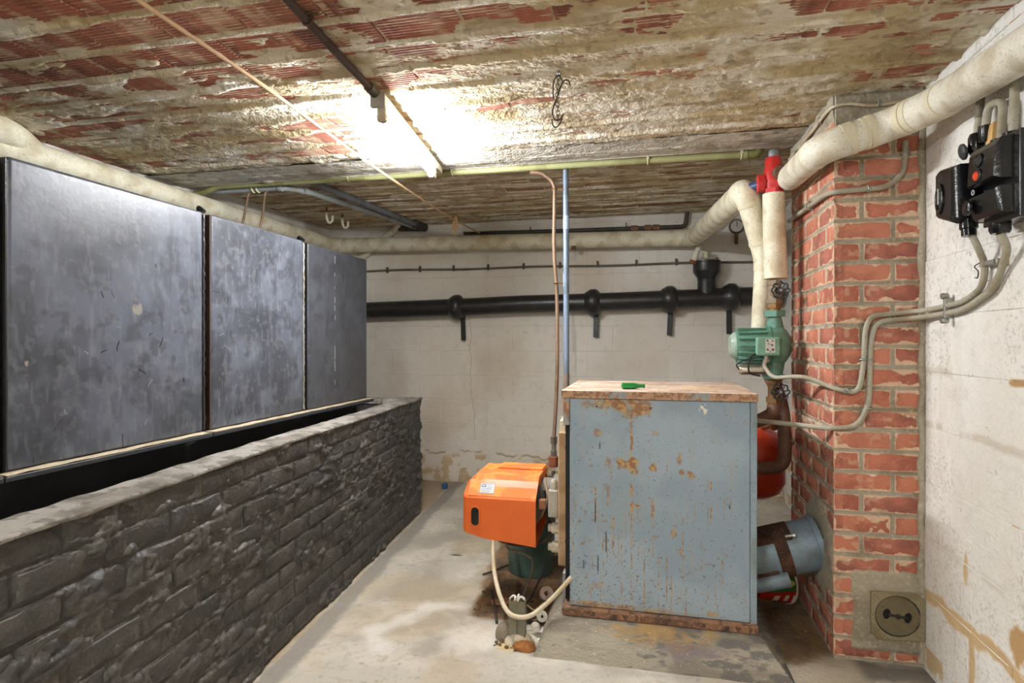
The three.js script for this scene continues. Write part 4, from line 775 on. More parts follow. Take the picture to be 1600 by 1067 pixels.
// ---- boiler on its concrete foot
{
  const o = (y, x0, x1, z0, z1, w = 0.0) => [[x0, y, z0], [x0 + w, y, (z0 + z1) / 2], [x0, y, z1], [(x0 + x1) / 2, y, z1 + w], [x1, y, z1], [x1 - w, y, (z0 + z1) / 2], [x1, y, z0], [(x0 + x1) / 2, y, z0]];
  const ringU = (y, x0, x1, z0, z1) => { const r = []; const n = 16; const push = (a, b, c, d) => { for (let k = 0; k < n; k++) { const s = k / n, x = a + (c - a) * s, z = b + (d - b) * s; r.push([x + 0.006 * (fbm(x * 12 + y * 40, z * 12, 3, 951) - 0.5), y + 0.006 * (fbm(x * 10, z * 10, 3, 952) - 0.5), z + 0.010 * (fbm(x * 9 + 5, y * 30 + z * 9, 3, 953) - 0.5)]); } }; push(x0, z1, x1, z1); push(x1, z1, x1, z0); push(x1, z0, x0, z0); push(x0, z0, x0, z1); return r; };
  const rings = []; for (let k = 0; k <= 8; k++) { const t = k / 8, y = -0.004 + 0.106 * (1 - Math.pow(1 - t, 1.5)), e = 1 - t; rings.push(ringU(y, -0.345 - 0.065 * e, 0.392 + 0.095 * e * (0.6 + 0.4 * e), -2.90, -2.222 + 0.10 * e)); }
  const n = rings[0].length, pos = [], idx = []; for (const r of rings) for (const p of r) pos.push(...p);
  for (let i = 0; i < rings.length - 1; i++) for (let k = 0; k < n; k++) { const a = i * n + k, b = i * n + ((k + 1) % n); idx.push(a, b, a + n, a + n, b, b + n); }
  const c = pos.length / 3; pos.push(0.02, 0.10, -2.55); const l = (rings.length - 1) * n; for (let k = 0; k < n; k++) idx.push(l + k, l + ((k + 1) % n), c);
  const g = new THREE.BufferGeometry(); g.setAttribute('position', new THREE.Float32BufferAttribute(pos, 3)); g.setIndex(idx); g.computeVertexNormals();
  const q = toCreasedNormals(g, 0.9), p = q.attributes.position, uv = new Float32Array(p.count * 2); for (let i = 0; i < p.count; i++) { uv[2 * i] = p.getX(i); uv[2 * i + 1] = p.getY(i) * 2 - (p.getZ(i) + 2.12); }
  q.setAttribute('uv', new THREE.BufferAttribute(uv, 2));
  solo('concrete_plinth', q, mat(0xffffff, 0.85, { map: plinthMap, bumpMap: reliefMap, bumpScale: 0.006 }), 'low stained concrete foot with sloping sides under the blue boiler', 'plinth');
}
const BX0 = -0.294, BX1 = 0.385, BF = -2.27, BB = -2.83;
{
  const t = thing('boiler', 'old pale blue steel boiler casing with rust streaks on a concrete foot', 'boiler', [0.045, 0.10, -2.55]);
  const panel = uvBox(new RoundedBoxGeometry(0.655, 0.80, 0.012, 2, 0.004)); panel.translate(BX0 + 0.3275, 0.535, BF - 0.006);
  { const p = panel.attributes.position, u = panel.attributes.uv; for (let i = 0; i < p.count; i++) u.setXY(i, p.getX(i) - BX0, p.getY(i) - 0.135); }
  part('casing', box(BX0 + 0.004, BX1 - 0.002, 0.12, 0.93, BB, BF - 0.013, 0.004), mat(0x2b2926, 0.8, { map: grimeMap }), t);
  part('side_panel', panel, mat(0xffffff, 0.48, { map: boilerMap, bumpMap: fineMap, bumpScale: 0.0008 }), t);
  part('corner_strip', join([box(BX1 - 0.0235, BX1, 0.112, 0.935, BF - 0.02, BF + 0.001, 0.003), box(BX1 - 0.006, BX1 + 0.001, 0.112, 0.935, BB, BF - 0.015, 0.001)]), boilerBlue, t);
  part('corner_strip', box(BX0 - 0.026, BX0 - 0.001, 0.83, 0.936, BB, BF + 0.002, 0.003), edgeRust, t);
  const top = part('top_panel', box(BX0 - 0.032, BX1 + 0.001, 0.936, 0.966, BB - 0.005, BF + 0.008, 0.003), boilerTop, t);
  part('front_lip', box(BX0 - 0.032, BX1 + 0.0015, 0.9362, 0.9645, BF + 0.0075, BF + 0.0095, 0.0008), edgeRust, top, 'rusted front edge');
  part('base_rail', join([box(BX0 - 0.028, BX1 + 0.002, 0.102, 0.134, BF - 0.03, BF + 0.022, 0.006), box(BX0 - 0.028, BX1, 0.102, 0.134, BB, BB + 0.04, 0.004), box(BX0 - 0.026, BX0 + 0.02, 0.104, 0.13, BB + 0.03, BF - 0.03, 0.003)]), rust, t, 'rusted steel angle along the foot');
  const door = part('door', join([box(-0.355, -0.3135, 0.242, 0.785, -2.76, -2.375, 0.006)]), beigeBoard, t, 'beige burner door seen on edge');
  part('hinge_plate', box(-0.352, -0.328, 0.77, 0.83, -2.6, -2.40, 0.003), creamPlain, door);
  for (const y of [0.728, 0.353]) part('door_knob', join([lathe([[0, 0], [0.010, 0.02], [0.0135, 0.3], [0.0135, 0.7], [0.009, 1], [0, 1]], [-0.322, y, -2.352], [-0.290, y, -2.352], 16), rod([-0.318, y, -2.352], [-0.318, y, -2.38], 0.006)]), ironBlack, t);
  part('door_frame', box(-0.316, BX0 + 0.003, 0.14, 0.83, BB + 0.02, BF - 0.04, 0.002), blackMat, t);
  part('kick_plate', box(-0.330, -0.302, 0.112, 0.232, -2.62, -2.33, 0.002), greyPipe, t, 'grey sheet below the door');
  for (const [x, y] of [[0.01, 0.905], [-0.19, 0.905], [0.345, 0.895]]) part('screw', disc(0.0035, [x, y, BF], [x, y, BF + 0.0025]), x > 0.3 ? steel : ironBlack, t);
}
// ---- burner on the boiler door
{
  const t = thing('oil_burner', 'bright orange oil burner hood with dusty top and an oval black window', 'burner', [-0.61, 0.30, -2.55]);
  const prof = (yb, z0, d, s = 1) => [[yb, z0], [yb + 0.01, z0 + 0.001], [0.485, z0 + 0.002], [0.493, z0 - 0.003], [0.545 - d, z0 - 0.052], [0.553 - d, z0 - 0.062], [0.556 - d, z0 - 0.28], [0.50, z0 - 0.29], [yb + 0.03, z0 - 0.29]];
  const ring = (x, yb, z0, d) => prof(yb, z0, d).map(([y, z]) => [x, y, z]);
  const hood = part('hood', loft([ring(-0.779, 0.346, -2.445, 0.03), ring(-0.772, 0.338, -2.428, 0.016), ring(-0.757, 0.333, -2.42, 0.004), ring(-0.676, 0.314, -2.418, 0), ring(-0.56, 0.304, -2.418, 0), ring(-0.455, 0.293, -2.418, 0)], true, 0.35, true), hoodMat, t);
  part('hood_top', loft([[-0.745, 0.012], [-0.735, 0], [-0.455, 0]].map(([x, e]) => [[x, 0.536, -2.466 - e], [x + e, 0.572 - e, -2.497 - e], [x + e, 0.577 - e, -2.70], [x, 0.55, -2.712], [x, 0.53, -2.55]]), true, 0.3), hoodDusty, t, 'dusty raised cover on top');
  part('cap_plate', box(-0.665, -0.458, 0.575, 0.583, -2.712, -2.60, 0.003), hoodDusty, t);
  part('top_dust', sheet(40, 8, (s, v) => { const x = -0.752 + s * 0.294, q = v; return [x, 0.4945 + q * 0.0505, -2.4210 - q * 0.0505 + 0.0006, x, q * 0.07]; }, false), hoodDusty, t);
  const win = new THREE.Shape(); win.absarc(0, 0.022, 0.0175, 0, Math.PI, false); win.absarc(0, -0.022, 0.0175, Math.PI, 2 * Math.PI, false);
  const frame = new THREE.Shape(); frame.absarc(0, 0.022, 0.0215, 0, Math.PI, false); frame.absarc(0, -0.022, 0.0215, Math.PI, 2 * Math.PI, false); frame.holes.push(win);
  const wx = -0.718, wy = 0.407, place = (g, z) => uvBox(g).translate(wx, wy, z);
  const w = part('window', place(new THREE.ExtrudeGeometry(win, { depth: 0.002, bevelEnabled: false, curveSegments: 16 }), -2.4165), mat(0x120f0e, 0.2), t, 'oval black sight window');
  part('window_rim', place(new THREE.ExtrudeGeometry(frame, { depth: 0.004, bevelEnabled: true, bevelSize: 0.0008, bevelThickness: 0.0008, bevelSegments: 2, curveSegments: 16 }), -2.4165), mat(0xd9672a, 0.4), w);
  const lab = canvasTex(128, 96, (g) => { g.fillStyle = '#d3d3cd'; g.fillRect(0, 0, 128, 96); g.strokeStyle = '#5c6068'; g.lineWidth = 4; g.strokeRect(4, 4, 120, 88); g.fillStyle = '#5d6f92'; g.fillRect(12, 12, 40, 30); g.fillStyle = '#dfe2e2'; g.beginPath(); g.moveTo(18, 18); g.lineTo(26, 38); g.lineTo(32, 24); g.lineTo(38, 38); g.lineTo(46, 18); g.lineTo(40, 18); g.lineTo(36, 30); g.lineTo(32, 18); g.lineTo(27, 30); g.lineTo(24, 18); g.fill(); g.fillStyle = '#6b7590'; for (let k = 0; k < 6; k++) g.fillRect(60, 14 + k * 8, 50 - (k % 3) * 8, 3); for (let k = 0; k < 4; k++) g.fillRect(12, 52 + k * 10, 100 - (k % 2) * 22, 4); });
  const lg = new THREE.PlaneGeometry(0.066, 0.05); lg.rotateX(-Math.PI / 4); lg.translate(-0.672, 0.5222, -2.4463); part('rating_plate', lg, mat(0xffffff, 0.8, { map: lab }), t, 'small blue and white rating plate');
  const body = part('burner_body', join([box(-0.70, -0.462, 0.36, 0.53, -2.69, -2.46, 0.02), lathe([[0, 0], [0.062, 0], [0.062, 0.6], [0.08, 0.62], [0.08, 0.8], [0.095, 0.82], [0.095, 1], [0, 1]], [-0.47, 0.49, -2.57], [-0.356, 0.49, -2.57], 28)]), mat(0x77736b, 0.6, { map: grimeMap }), t);
  part('solenoid_valve', join([box(-0.405, -0.362, 0.42, 0.535, -2.47, -2.425, 0.006), lathe([[0, 0], [0.016, 0], [0.016, 0.8], [0.010, 1], [0, 1]], [-0.384, 0.53, -2.447], [-0.384, 0.575, -2.447], 14)]), mat(0xa9a69c, 0.5, { map: grimeMap }), t, 'grey valve block beside the hood');
  part('nozzle_line', sweep(curve([[-0.43, 0.56, -2.50], [-0.41, 0.50, -2.445], [-0.43, 0.43, -2.44], [-0.45, 0.40, -2.46]], 24), 0.005, 8), copper, t);
  part('terminal', join([box(-0.445, -0.415, 0.45, 0.49, -2.46, -2.43, 0.004)]), mat(0x8a5a40, 0.6, { map: grimeMap }), t);
  part('hose', sweep(curve([[-0.43, 0.52, -2.47], [-0.42, 0.44, -2.46], [-0.405, 0.38, -2.48], [-0.37, 0.34, -2.52]], 24), 0.0075, 10), cableBlack, t);
  part('hose', sweep(curve([[-0.39, 0.42, -2.46], [-0.40, 0.33, -2.5], [-0.46, 0.27, -2.55], [-0.56, 0.245, -2.57], [-0.66, 0.27, -2.56], [-0.69, 0.33, -2.55]], 40), 0.0075, 10), mat(0x4a3d33, 0.7), t);
  for (const y of [0.365, 0.285]) part('stub', lathe([[0, 0], [0.024, 0], [0.024, 0.7], [0.017, 0.75], [0.017, 1], [0, 1]], [-0.357, y, -2.47], [-0.41, y, -2.47], 18), mat(0xcfc6b6, 0.6, { map: grimeMap }), t, 'pale plastic stub on the door');
}
{
  const t = thing('bucket', 'dark green bucket standing on the sooty floor under the orange burner', 'bucket', [-0.575, 0, -2.92]);
  part('shell', lathe([[0, 0], [0.108, 0], [0.112, 0.02], [0.122, 0.6], [0.132, 0.97], [0.137, 0.975], [0.137, 1], [0.129, 1], [0.118, 0.5], [0.107, 0.04], [0, 0.035]], [-0.575, 0.0, -2.92], [-0.575, 0.345, -2.92], 40), bucketMat, t);
  part('rim', lathe([[0.1315, 0], [0.139, 0], [0.142, 0.5], [0.138, 1], [0.129, 1]], [-0.575, 0.31, -2.92], [-0.575, 0.352, -2.92], 40), bucketBlue, t, 'pale blue rim');
  part('handle', sweep(Array.from({ length: 25 }, (_, k) => { const a = Math.PI * k / 24; return V(-0.575 + 0.14 * Math.cos(a), 0.33 - 0.075 * Math.sin(a), -2.92 + 0.125 * Math.sin(a)); }), 0.003, 8), steel, t);
}
// ---- smoke pipe into the chimney
{
  const t = thing('flue_pipe', 'blue grey smoke pipe with a rusty band running from the boiler into the chimney', 'pipe', [0.5, 0.2, -2.55]);
  const A = V(0.375, 0.272, -2.55), B = V(0.664, 0.358, -2.55), at = (s) => A.clone().lerp(B, s);
  part('pipe', sweep([A, at(0.4), at(0.5), B], 0.101, 40), galv, t);
  part('collar_ring', sweep([at(0.93), at(1.0)], 0.108, 40), galv, t);
  part('band', sweep([at(0.42), at(0.58)], 0.1035, 40), darkRust, t, 'rusty strap');
  const cover = sweep(Array.from({ length: 2 }, (_, k) => at(k * 0.66)), 0.104, 40, false); part('rust_sleeve', (() => { const g = cover.toNonIndexed(), p = g.attributes.position, keep = []; for (let i = 0; i < p.count; i += 3) { let m = 0; for (let k = 0; k < 3; k++) { const x = p.getX(i + k), y = p.getY(i + k), z = p.getZ(i + k), s = (x - A.x) / (B.x - A.x), cy = A.y + (B.y - A.y) * s; const a = Math.atan2(y - cy, z + 2.55); if (a > 0.62 && a < 2.2) m++; } if (m === 3) keep.push(i, i + 1, i + 2); } const P = [], N = [], U = []; for (const i of keep) { P.push(p.getX(i), p.getY(i), p.getZ(i)); N.push(g.attributes.normal.getX(i), g.attributes.normal.getY(i), g.attributes.normal.getZ(i)); U.push(g.attributes.uv.getX(i), g.attributes.uv.getY(i)); } const q = new THREE.BufferGeometry(); q.setAttribute('position', new THREE.Float32BufferAttribute(P, 3)); q.setAttribute('normal', new THREE.Float32BufferAttribute(N, 3)); q.setAttribute('uv', new THREE.Float32BufferAttribute(U, 2)); return q; })(), darkRust, t, 'rusty plate over the top');
  part('seam', sweep([A.clone().add(V(0, -0.05, 0.089)), at(0.42).add(V(0, -0.05, 0.089))], 0.008, 8), darkRust, t);
  part('cleanout_tube', sweep([V(0.375, 0.188, -2.475), V(0.535, 0.232, -2.475)], 0.034, 20), galv, t);
  part('clamp_screw', join([rod([0.52, 0.40, -2.46], [0.545, 0.408, -2.452], 0.006), hex(0.009, [0.545, 0.408, -2.452], [0.553, 0.41, -2.45])]), steel, t);
}
{
  const t = thing('plastic_tub', 'red plastic tub with white rim lying on its side under the smoke pipe', 'tub', [0.5, 0, -2.72]);
  const A = V(0.455, 0.100, -2.745), B = V(0.595, 0.088, -2.79);
  const lab = canvasTex(512, 128, (g) => { g.fillStyle = '#b8241c'; g.fillRect(0, 0, 512, 128); for (let s = 0; s < 2; s++) { const x = 256 * s; g.fillStyle = '#2e7a34'; g.fillRect(x + 60, 24, 70, 84); g.fillStyle = '#e3d87a'; g.beginPath(); g.ellipse(x + 92, 70, 18, 28, 0.3, 0, 7); g.fill(); g.fillStyle = '#f0e6d8'; g.fillRect(x + 150, 34, 52, 12); g.fillRect(x + 150, 56, 40, 10); g.fillRect(x + 150, 78, 48, 14); } });
  const sh = sweep([A, A.clone().lerp(B, 0.04), A.clone().lerp(B, 0.95), B], (s) => 0.062 + 0.016 * s, 36); { const u = sh.attributes.uv; for (let i = 0; i < u.count; i++) u.setXY(i, u.getX(i) / 0.47, u.getY(i) / 0.215); }
  part('shell', sh, mat(0xffffff, 0.4, { map: lab }), t);
  part('rim', sweep([A.clone().lerp(B, 0.98), A.clone().lerp(B, 1.04)], 0.081, 36), mat(0xe7ded2, 0.45), t, 'white rim');
}
// ---- soot door in the chimney
{
  const t = thing('soot_door', 'round iron soot door with two finger slots set in cement at the foot of the chimney', 'hatch', [0.862, 0.10, -2.35]);
  const c = [0.862, 0.182];
  const sq = new THREE.Shape(); { const k = [[-0.083, 0.079], [0.06, 0.083], [0.086, 0.06], [0.083, -0.078], [-0.06, -0.086], [-0.082, -0.07]]; k.forEach(([x, y], i) => (i ? sq.lineTo(x, y) : sq.moveTo(x, y))); }
  const hole = new THREE.Path(); hole.absarc(0, 0, 0.073, 0, Math.PI * 2, true); sq.holes.push(hole);
  part('frame', uvBox(new THREE.ExtrudeGeometry(sq, { depth: 0.008, bevelEnabled: true, bevelSize: 0.002, bevelThickness: 0.002, bevelSegments: 2, curveSegments: 30 })).translate(c[0], c[1], -2.3445), mat(0x8d8268, 0.85, { map: grimeMap, bumpMap: reliefMap, bumpScale: 0.004 }), t);
  const iron = mat(0x6a5f47, 0.7, { map: grimeMap, bumpMap: reliefMap, bumpScale: 0.002 }), lid = new THREE.Shape(); lid.absarc(0, 0, 0.0685, 0, Math.PI * 2, false);
  const tilt = -0.12, slot = (sx) => { const p = new THREE.Path(); p.absellipse(sx * 0.034 * Math.cos(tilt), sx * 0.034 * Math.sin(tilt), 0.0135, 0.02, 0, Math.PI * 2, true, tilt); return p; };
  lid.holes.push(slot(1), slot(-1));
  part('lid', uvBox(new THREE.ExtrudeGeometry(lid, { depth: 0.006, bevelEnabled: true, bevelSize: 0.0015, bevelThickness: 0.0015, bevelSegments: 2, curveSegments: 36 })).translate(c[0], c[1], -2.3445), iron, t);
  part('back_plate', disc(0.075, [c[0], c[1], -2.352], [c[0], c[1], -2.3435], 0.02), mat(0x171411, 0.9), t, 'black recess behind the slots');
  part('grip_bar', sweep([V(c[0] - 0.03, c[1] + 0.0036, -2.337), V(c[0] - 0.008, c[1] + 0.001, -2.335), V(c[0], c[1], -2.333), V(c[0] + 0.008, c[1] - 0.001, -2.335), V(c[0] + 0.03, c[1] - 0.0036, -2.337)], (s) => 0.004 + 0.0045 * Math.exp(-Math.pow((s - 0.5) / 0.09, 2)), 12), mat(0x2b251d, 0.7), t, 'dark grip bar between the slots');
}

// ---- black soil pipe on the back wall
{
  const t = thing('soil_pipe', 'black cast iron soil pipe with bulging sockets along the white back wall', 'pipe', [-0.6, 1.40, -4.5]);
  const y = (x) => 1.404 + (x + 2.263) * 0.0225, z = -4.512, joints = [-1.492, -0.405, 0.158, 0.588];
  const cuts = [-2.62, ...joints, 0.92];
  for (let i = 0; i < cuts.length - 1; i++) part('pipe', sweep([V(cuts[i], y(cuts[i]), z), V((cuts[i] + cuts[i + 1]) / 2, y((cuts[i] + cuts[i + 1]) / 2) + (i === 1 ? 0.006 : 0), z), V(cuts[i + 1], y(cuts[i + 1]), z)], 0.069, 30), ironBlack, t);
  for (const x of joints) part('socket', lathe([[0.07, 0], [0.092, 0.16], [0.101, 0.3], [0.101, 0.62], [0.09, 0.8], [0.076, 1], [0.07, 1]], [x + 0.055, y(x + 0.055), z], [x - 0.06, y(x - 0.06), z], 32), ironBlack, t);
  const x = 0.418; part('branch', lathe([[0.062, 0], [0.062, 0.46], [0.066, 0.54], [0.092, 0.68], [0.096, 0.74], [0.096, 0.94], [0.10, 0.95], [0.10, 1], [0, 1]], [x - 0.003, y(x), z], [x, 1.735, z], 34), ironBlack, t);
  const cap = part('branch_cap', lathe([[0.09, 0], [0.088, 0.6], [0.075, 1], [0, 1]], [x, 1.733, z], [x, 1.748, z], 30), mat(0xb5a88e, 0.8, { map: grimeMap }), t, 'dusty beige cap');
  part('nozzle', lathe([[0.02, 0], [0.016, 0.3], [0.014, 0.75], [0.02, 0.8], [0.02, 1], [0, 1]], [x - 0.005, 1.745, z + 0.01], [x - 0.005, 1.80, z + 0.01], 16), cream, cap);
  const R = rng(1001);
  joints.forEach((jx, i) => part('bracket', (() => { const g = box(-0.019, 0.019, -0.26, 0, -0.005, 0.005, 0.002); g.rotateZ([0.03, -0.02, -0.04, 0.01][i]); g.translate(jx + [0.03, 0.02, 0.01, -0.01][i], y(jx) - 0.005, -4.565); return g; })(), ironBlack, t));
  part('nail', join([rod([-0.63, 1.36, -4.6], [-0.63, 1.35, -4.52], 0.005, 8), rod([-0.63, 1.35, -4.52], [-0.63, 1.29, -4.52], 0.005, 8)]), rust, t);
}
{
  const t = thing('vent_hose', 'thin white hose rising from the black pipe cap to the bend of the cream pipe', 'hose', [0.36, 1.75, -4.5]);
  part('hose', sweep(curve([[0.325, 1.73, -4.47], [0.345, 1.80, -4.47], [0.40, 1.90, -4.46]], 16), (s) => 0.026 - 0.014 * s, 14), creamWhite, t);
  part('clip', rod([0.318, 1.715, -4.47], [0.326, 1.735, -4.47], 0.028), mat(0x8a4a26, 0.6), t);
}
{
  const t = thing('iron_pipe', 'thin dark iron pipe on the back wall turning up into the ceiling', 'pipe', [-0.5, 2.0, -4.55]);
  part('pipe', sweep(fillet([[-1.45, 2.018, -4.565], [-0.6, 2.008, -4.565], [0.272, 2.003, -4.565], [0.285, 2.12, -4.565]], [0.05, 0.035]), 0.016, 14), ironDark, t);
  for (const x of [-0.10, 0.0, 0.06]) part('coupling', rod([x - 0.025, 2.006, -4.565], [x + 0.025, 2.005, -4.565], 0.022), rust, t);
  part('tee', join([rod([0.012, 2.006, -4.565], [0.012, 1.955, -4.56], 0.018), hex(0.024, [0.012, 1.965, -4.56], [0.012, 1.945, -4.56])]), rust, t);
  for (const x of [-0.9, -0.16]) part('pipe_clip', join([torus([x, 2.009, -4.565], 0.018, 0.004, [1, 0, 0]), rod([x, 2.05, -4.55], [x, 1.97, -4.55], 0.004, 8)]), ironDark, t);
}
{
  const t = thing('pipe_hanger', 'short rusty flat strap on the back wall pipe right of the blue pipe', 'bracket', [-0.54, 1.84, -4.43]);
  part('strap', join([box(-0.562, -0.526, 1.835, 1.92, -4.434, -4.428, 0.002), torus([-0.544, 1.918, -4.431], 0.012, 0.005)]), rust, t);
}
// ---- thin cable with clips on the back wall
{
  const t = thing('wall_cable', 'thin grey cable held by small clips across the white back wall above the black pipe', 'cable', [-0.8, 1.73, -4.59]);
  const pts = []; for (let k = 0; k <= 40; k++) { const s = k / 40, x = -2.6 + s * 3.5; pts.push(V(x, 1.742 - 0.012 * s + 0.004 * Math.sin(x * 5.5), -4.588)); }
  part('cable', sweep(pts, 0.0085, 10), cableDark, t);
  for (let x = -2.13; x < 0.9; x += 0.292) part('cable_clip', join([box(x - 0.007, x + 0.007, 1.722, 1.762, -4.6, -4.576, 0.003), disc(0.007, [x, 1.764, -4.6], [x, 1.764, -4.578])]), ironDark, t);
}
// ---- olive conduit along the beam, grey conduits beyond it
{
  const t = thing('green_conduit', 'olive green conduit running along the concrete ceiling beam from wall to chimney', 'conduit', [-1.0, 2.03, -2.95]);
  const y = (x) => 2.052 - (x + 2.6) * 0.006;
  part('pipe', sweep(fillet([[-2.60, 1.985, -2.35], [-2.60, 2.008, -2.95], [-2.54, 2.02, -2.958], [-2.44, y(-2.44), -2.958], [0.47, y(0.47), -2.958]], [0.04, 0.03, 0.03]), 0.0165, 16), olive, t);
  part('elbow', sweep(fillet([[0.45, y(0.45), -2.958], [0.51, y(0.5), -2.958], [0.515, 2.11, -2.958]], 0.03), 0.021, 16), mat(0x7c7c48, 0.6, { map: grimeMap }), t);
  part('collar', rod([0.435, y(0.44), -2.958], [0.455, y(0.45), -2.958], 0.023), olive, t);
  for (const x of [-1.60, -1.0, 0.0, 0.43]) part('pipe_clip', join([torus([x, y(x), -2.958], 0.0185, 0.004, [1, 0, 0]), box(x - 0.006, x + 0.006, y(x), 2.075, -2.945, -2.935, 0.001)]), mat(0xbdb88f, 0.6, { map: grimeMap }), t);
  part('plaster_plug', join([new THREE.SphereGeometry(0.03, 14, 10).scale(1.5, 0.7, 0.8).translate(-2.08, 2.06, -2.92)]), mat(0xd8d0bb, 0.9, { bumpMap: reliefMap, bumpScale: 0.004 }), t);
}
{
  const t = thing('grey_conduit', 'pale grey conduit with a bend crossing the back ceiling bay from beneath the green conduit', 'conduit', [-2.0, 2.04, -3.6]);
  part('pipe', sweep(fillet([[-2.64, 1.97, -3.03], [-2.60, 2.045, -3.02], [-2.06, 2.04, -3.02], [-1.98, 2.045, -3.14], [-1.84, 2.075, -4.5]], [0.05, 0.05, 0.06]), 0.0185, 16), greyPipe, t);
  for (const p of [[-2.075, 2.04, -3.02], [-1.985, 2.045, -3.12]]) part('collar', sweep([V(...p), V(p[0] + (p[0] < -2 ? 0.02 : 0.004), p[1], p[2] - (p[0] < -2 ? 0 : 0.03))], 0.0225, 16), greyPipe, t);
  for (const x of [-2.245, -2.215]) part('wire_turn', torus([x, 2.041, -3.02], 0.021, 0.005, [1, 0.2, 0]), mat(0xcfc49a, 0.7), t);
}
{
  const t = thing('ceiling_pipe', 'dark grey pipe fixed to the back ceiling bay beside the pale conduit', 'pipe', [-1.85, 2.08, -3.8]);
  part('pipe', sweep([V(-1.93, 2.085, -2.96), V(-1.87, 2.083, -3.7), V(-1.79, 2.08, -4.52)], 0.02, 14), mat(0x757b82, 0.55, { map: grimeMap }), t);
  part('socket', rod([-1.80, 2.08, -4.38], [-1.785, 2.08, -4.55], 0.034), ironDark, t);
}
[['thin copper fuel line nearest the first tank seam, hanging from the grey conduit', 0], ['thin copper fuel line nearer the back wall, hanging from the grey conduit', 1]].forEach(([label, k]) => {
  const x = -2.28 + 0.11 * k, t = thing('fuel_line', label, 'copper pipe', [x, 1.64, -3.02]);
  part('pipe', sweep(fillet([[x + 0.012 + (k ? 0.02 : 0.015), 2.035, -3.02], [x, 2.015, -3.02], [x - (k ? -0.005 : 0.01), 1.85, -2.99], [x - 0.01, 1.64, -2.92]], [0.02, 0.1]), 0.0065, 10), copper, t);
  part('nut', hex(0.010, [x - 0.01, 1.655, -2.92], [x - 0.01, 1.68, -2.925]), brass, t);
});
// ---- pipes dropping to the boiler
{
  const t = thing('drop_pipe', 'upright blue grey pipe from the ceiling to the back of the boiler', 'pipe', [-0.405, 0.75, -2.98]);
  part('pipe', sweep([V(-0.408, 2.09, -2.99), V(-0.404, 1.4, -2.98), V(-0.40, 0.90, -2.96), V(-0.402, 0.76, -2.95)], 0.0145, 16), mat(0x74869e, 0.5, { metalness: 0.2, map: grimeMap }), t);
  part('pipe_end', sweep([V(-0.40, 0.99, -2.962), V(-0.402, 0.74, -2.949)], 0.0155, 16), mat(0x7d6f66, 0.6, { map: grimeMap }), t, 'grimy lower end');
  for (const y of [1.72, 1.43]) part('sleeve', rod([-0.4045, y, -2.983], [-0.4045, y + 0.07, -2.984], 0.0162), mat(0x93a8c2, 0.5, { map: grimeMap }), t);
  part('outlet', join([rod([-0.402, 0.755, -2.95], [-0.36, 0.755, -2.86], 0.028), disc(0.036, [-0.375, 0.755, -2.89], [-0.365, 0.755, -2.868])]), mat(0xb5b2ab, 0.5, { map: grimeMap }), t);
}
{
  const t = thing('fuel_pipe', 'slender copper pipe with brass valves running down beside the upright blue pipe', 'copper pipe', [-0.46, 0.6, -2.95]);
  part('pipe', sweep(fillet([[-0.585, 2.016, -2.960], [-0.53, 2.012, -2.965], [-0.462, 1.96, -2.975], [-0.468, 1.60, -2.98], [-0.450, 1.40, -2.98], [-0.448, 0.95, -2.97], [-0.462, 0.66, -2.95]], [0.05, 0.06, 0.2, 0.2, 0.2]), 0.0095, 12), copper, t);
  for (const y of [1.93, 1.45]) part('wire_tie', join([torus([-0.462 + (y < 1.6 ? 0.009 : 0), y, -2.977], 0.013, 0.003, [0, 1, 0]), rod([-0.455, y, -2.972], [-0.405, y - 0.004, -2.98], 0.003, 6)]), brass, t);
  const v = part('valve', join([hex(0.018, [-0.462, 0.635, -2.95], [-0.462, 0.672, -2.95]), rod([-0.463, 0.57, -2.95], [-0.462, 0.64, -2.95], 0.012), hex(0.017, [-0.463, 0.575, -2.95], [-0.463, 0.60, -2.95])]), steel, t);
  part('filter_bowl', lathe([[0, 0], [0.022, 0.1], [0.026, 0.4], [0.026, 1], [0, 1]], [-0.463, 0.515, -2.945], [-0.463, 0.572, -2.945], 18), mat(0xa0634a, 0.5, { map: grimeMap }), t, 'reddish filter bowl');
  part('lever', join([rod([-0.463, 0.50, -2.94], [-0.463, 0.44, -2.93], 0.010), box(-0.50, -0.455, 0.468, 0.478, -2.94, -2.925, 0.002)]), ironDark, v);
}
// ---- cord across the ceiling
{
  const t = thing('clothesline', 'long beige cord stretched across the ceiling from the front left to the back wall', 'cord', [-1.26, 2.0, -2.7]);
  part('cord', sweep(curve([[-1.20, 2.005, 0.4], [-1.229, 2.0, -1.212], [-1.234, 1.998, -1.671], [-1.293, 1.995, -2.744], [-1.316, 1.998, -3.965], [-1.315, 2.02, -4.59]], 70), (s) => 0.0062 + 0.0009 * Math.sin(s * 400), 8), stringMat, t);
  part('knot', new THREE.SphereGeometry(0.011, 12, 8).scale(0.8, 0.8, 1.6).translate(-1.304, 1.996, -3.25), stringMat, t);
}
{
  const t = thing('raffia_tuft', 'tuft of orange raffia ends tied to the far end of the beige cord', 'string', [-1.316, 1.9, -3.96]);
  [[-0.026, -0.085, 0.02], [-0.008, -0.11, -0.004], [0.012, -0.10, 0.008], [0.018, -0.06, 0.0], [-0.016, -0.06, 0.01]].forEach(([dx, dy, dz], i) => part('strand', sweep(curve([[-1.316, 2.01, -3.96], [-1.316 + dx * 0.3, 2.012 + 0.008 * i % 0.02, -3.955], [-1.316 + dx * 0.7, 1.995 + dy * 0.5, -3.95 + dz], [-1.316 + dx, 1.995 + dy, -3.95 + dz]], 14), 0.0038, 6), mat(0xd9b47c, 0.8), t));
}
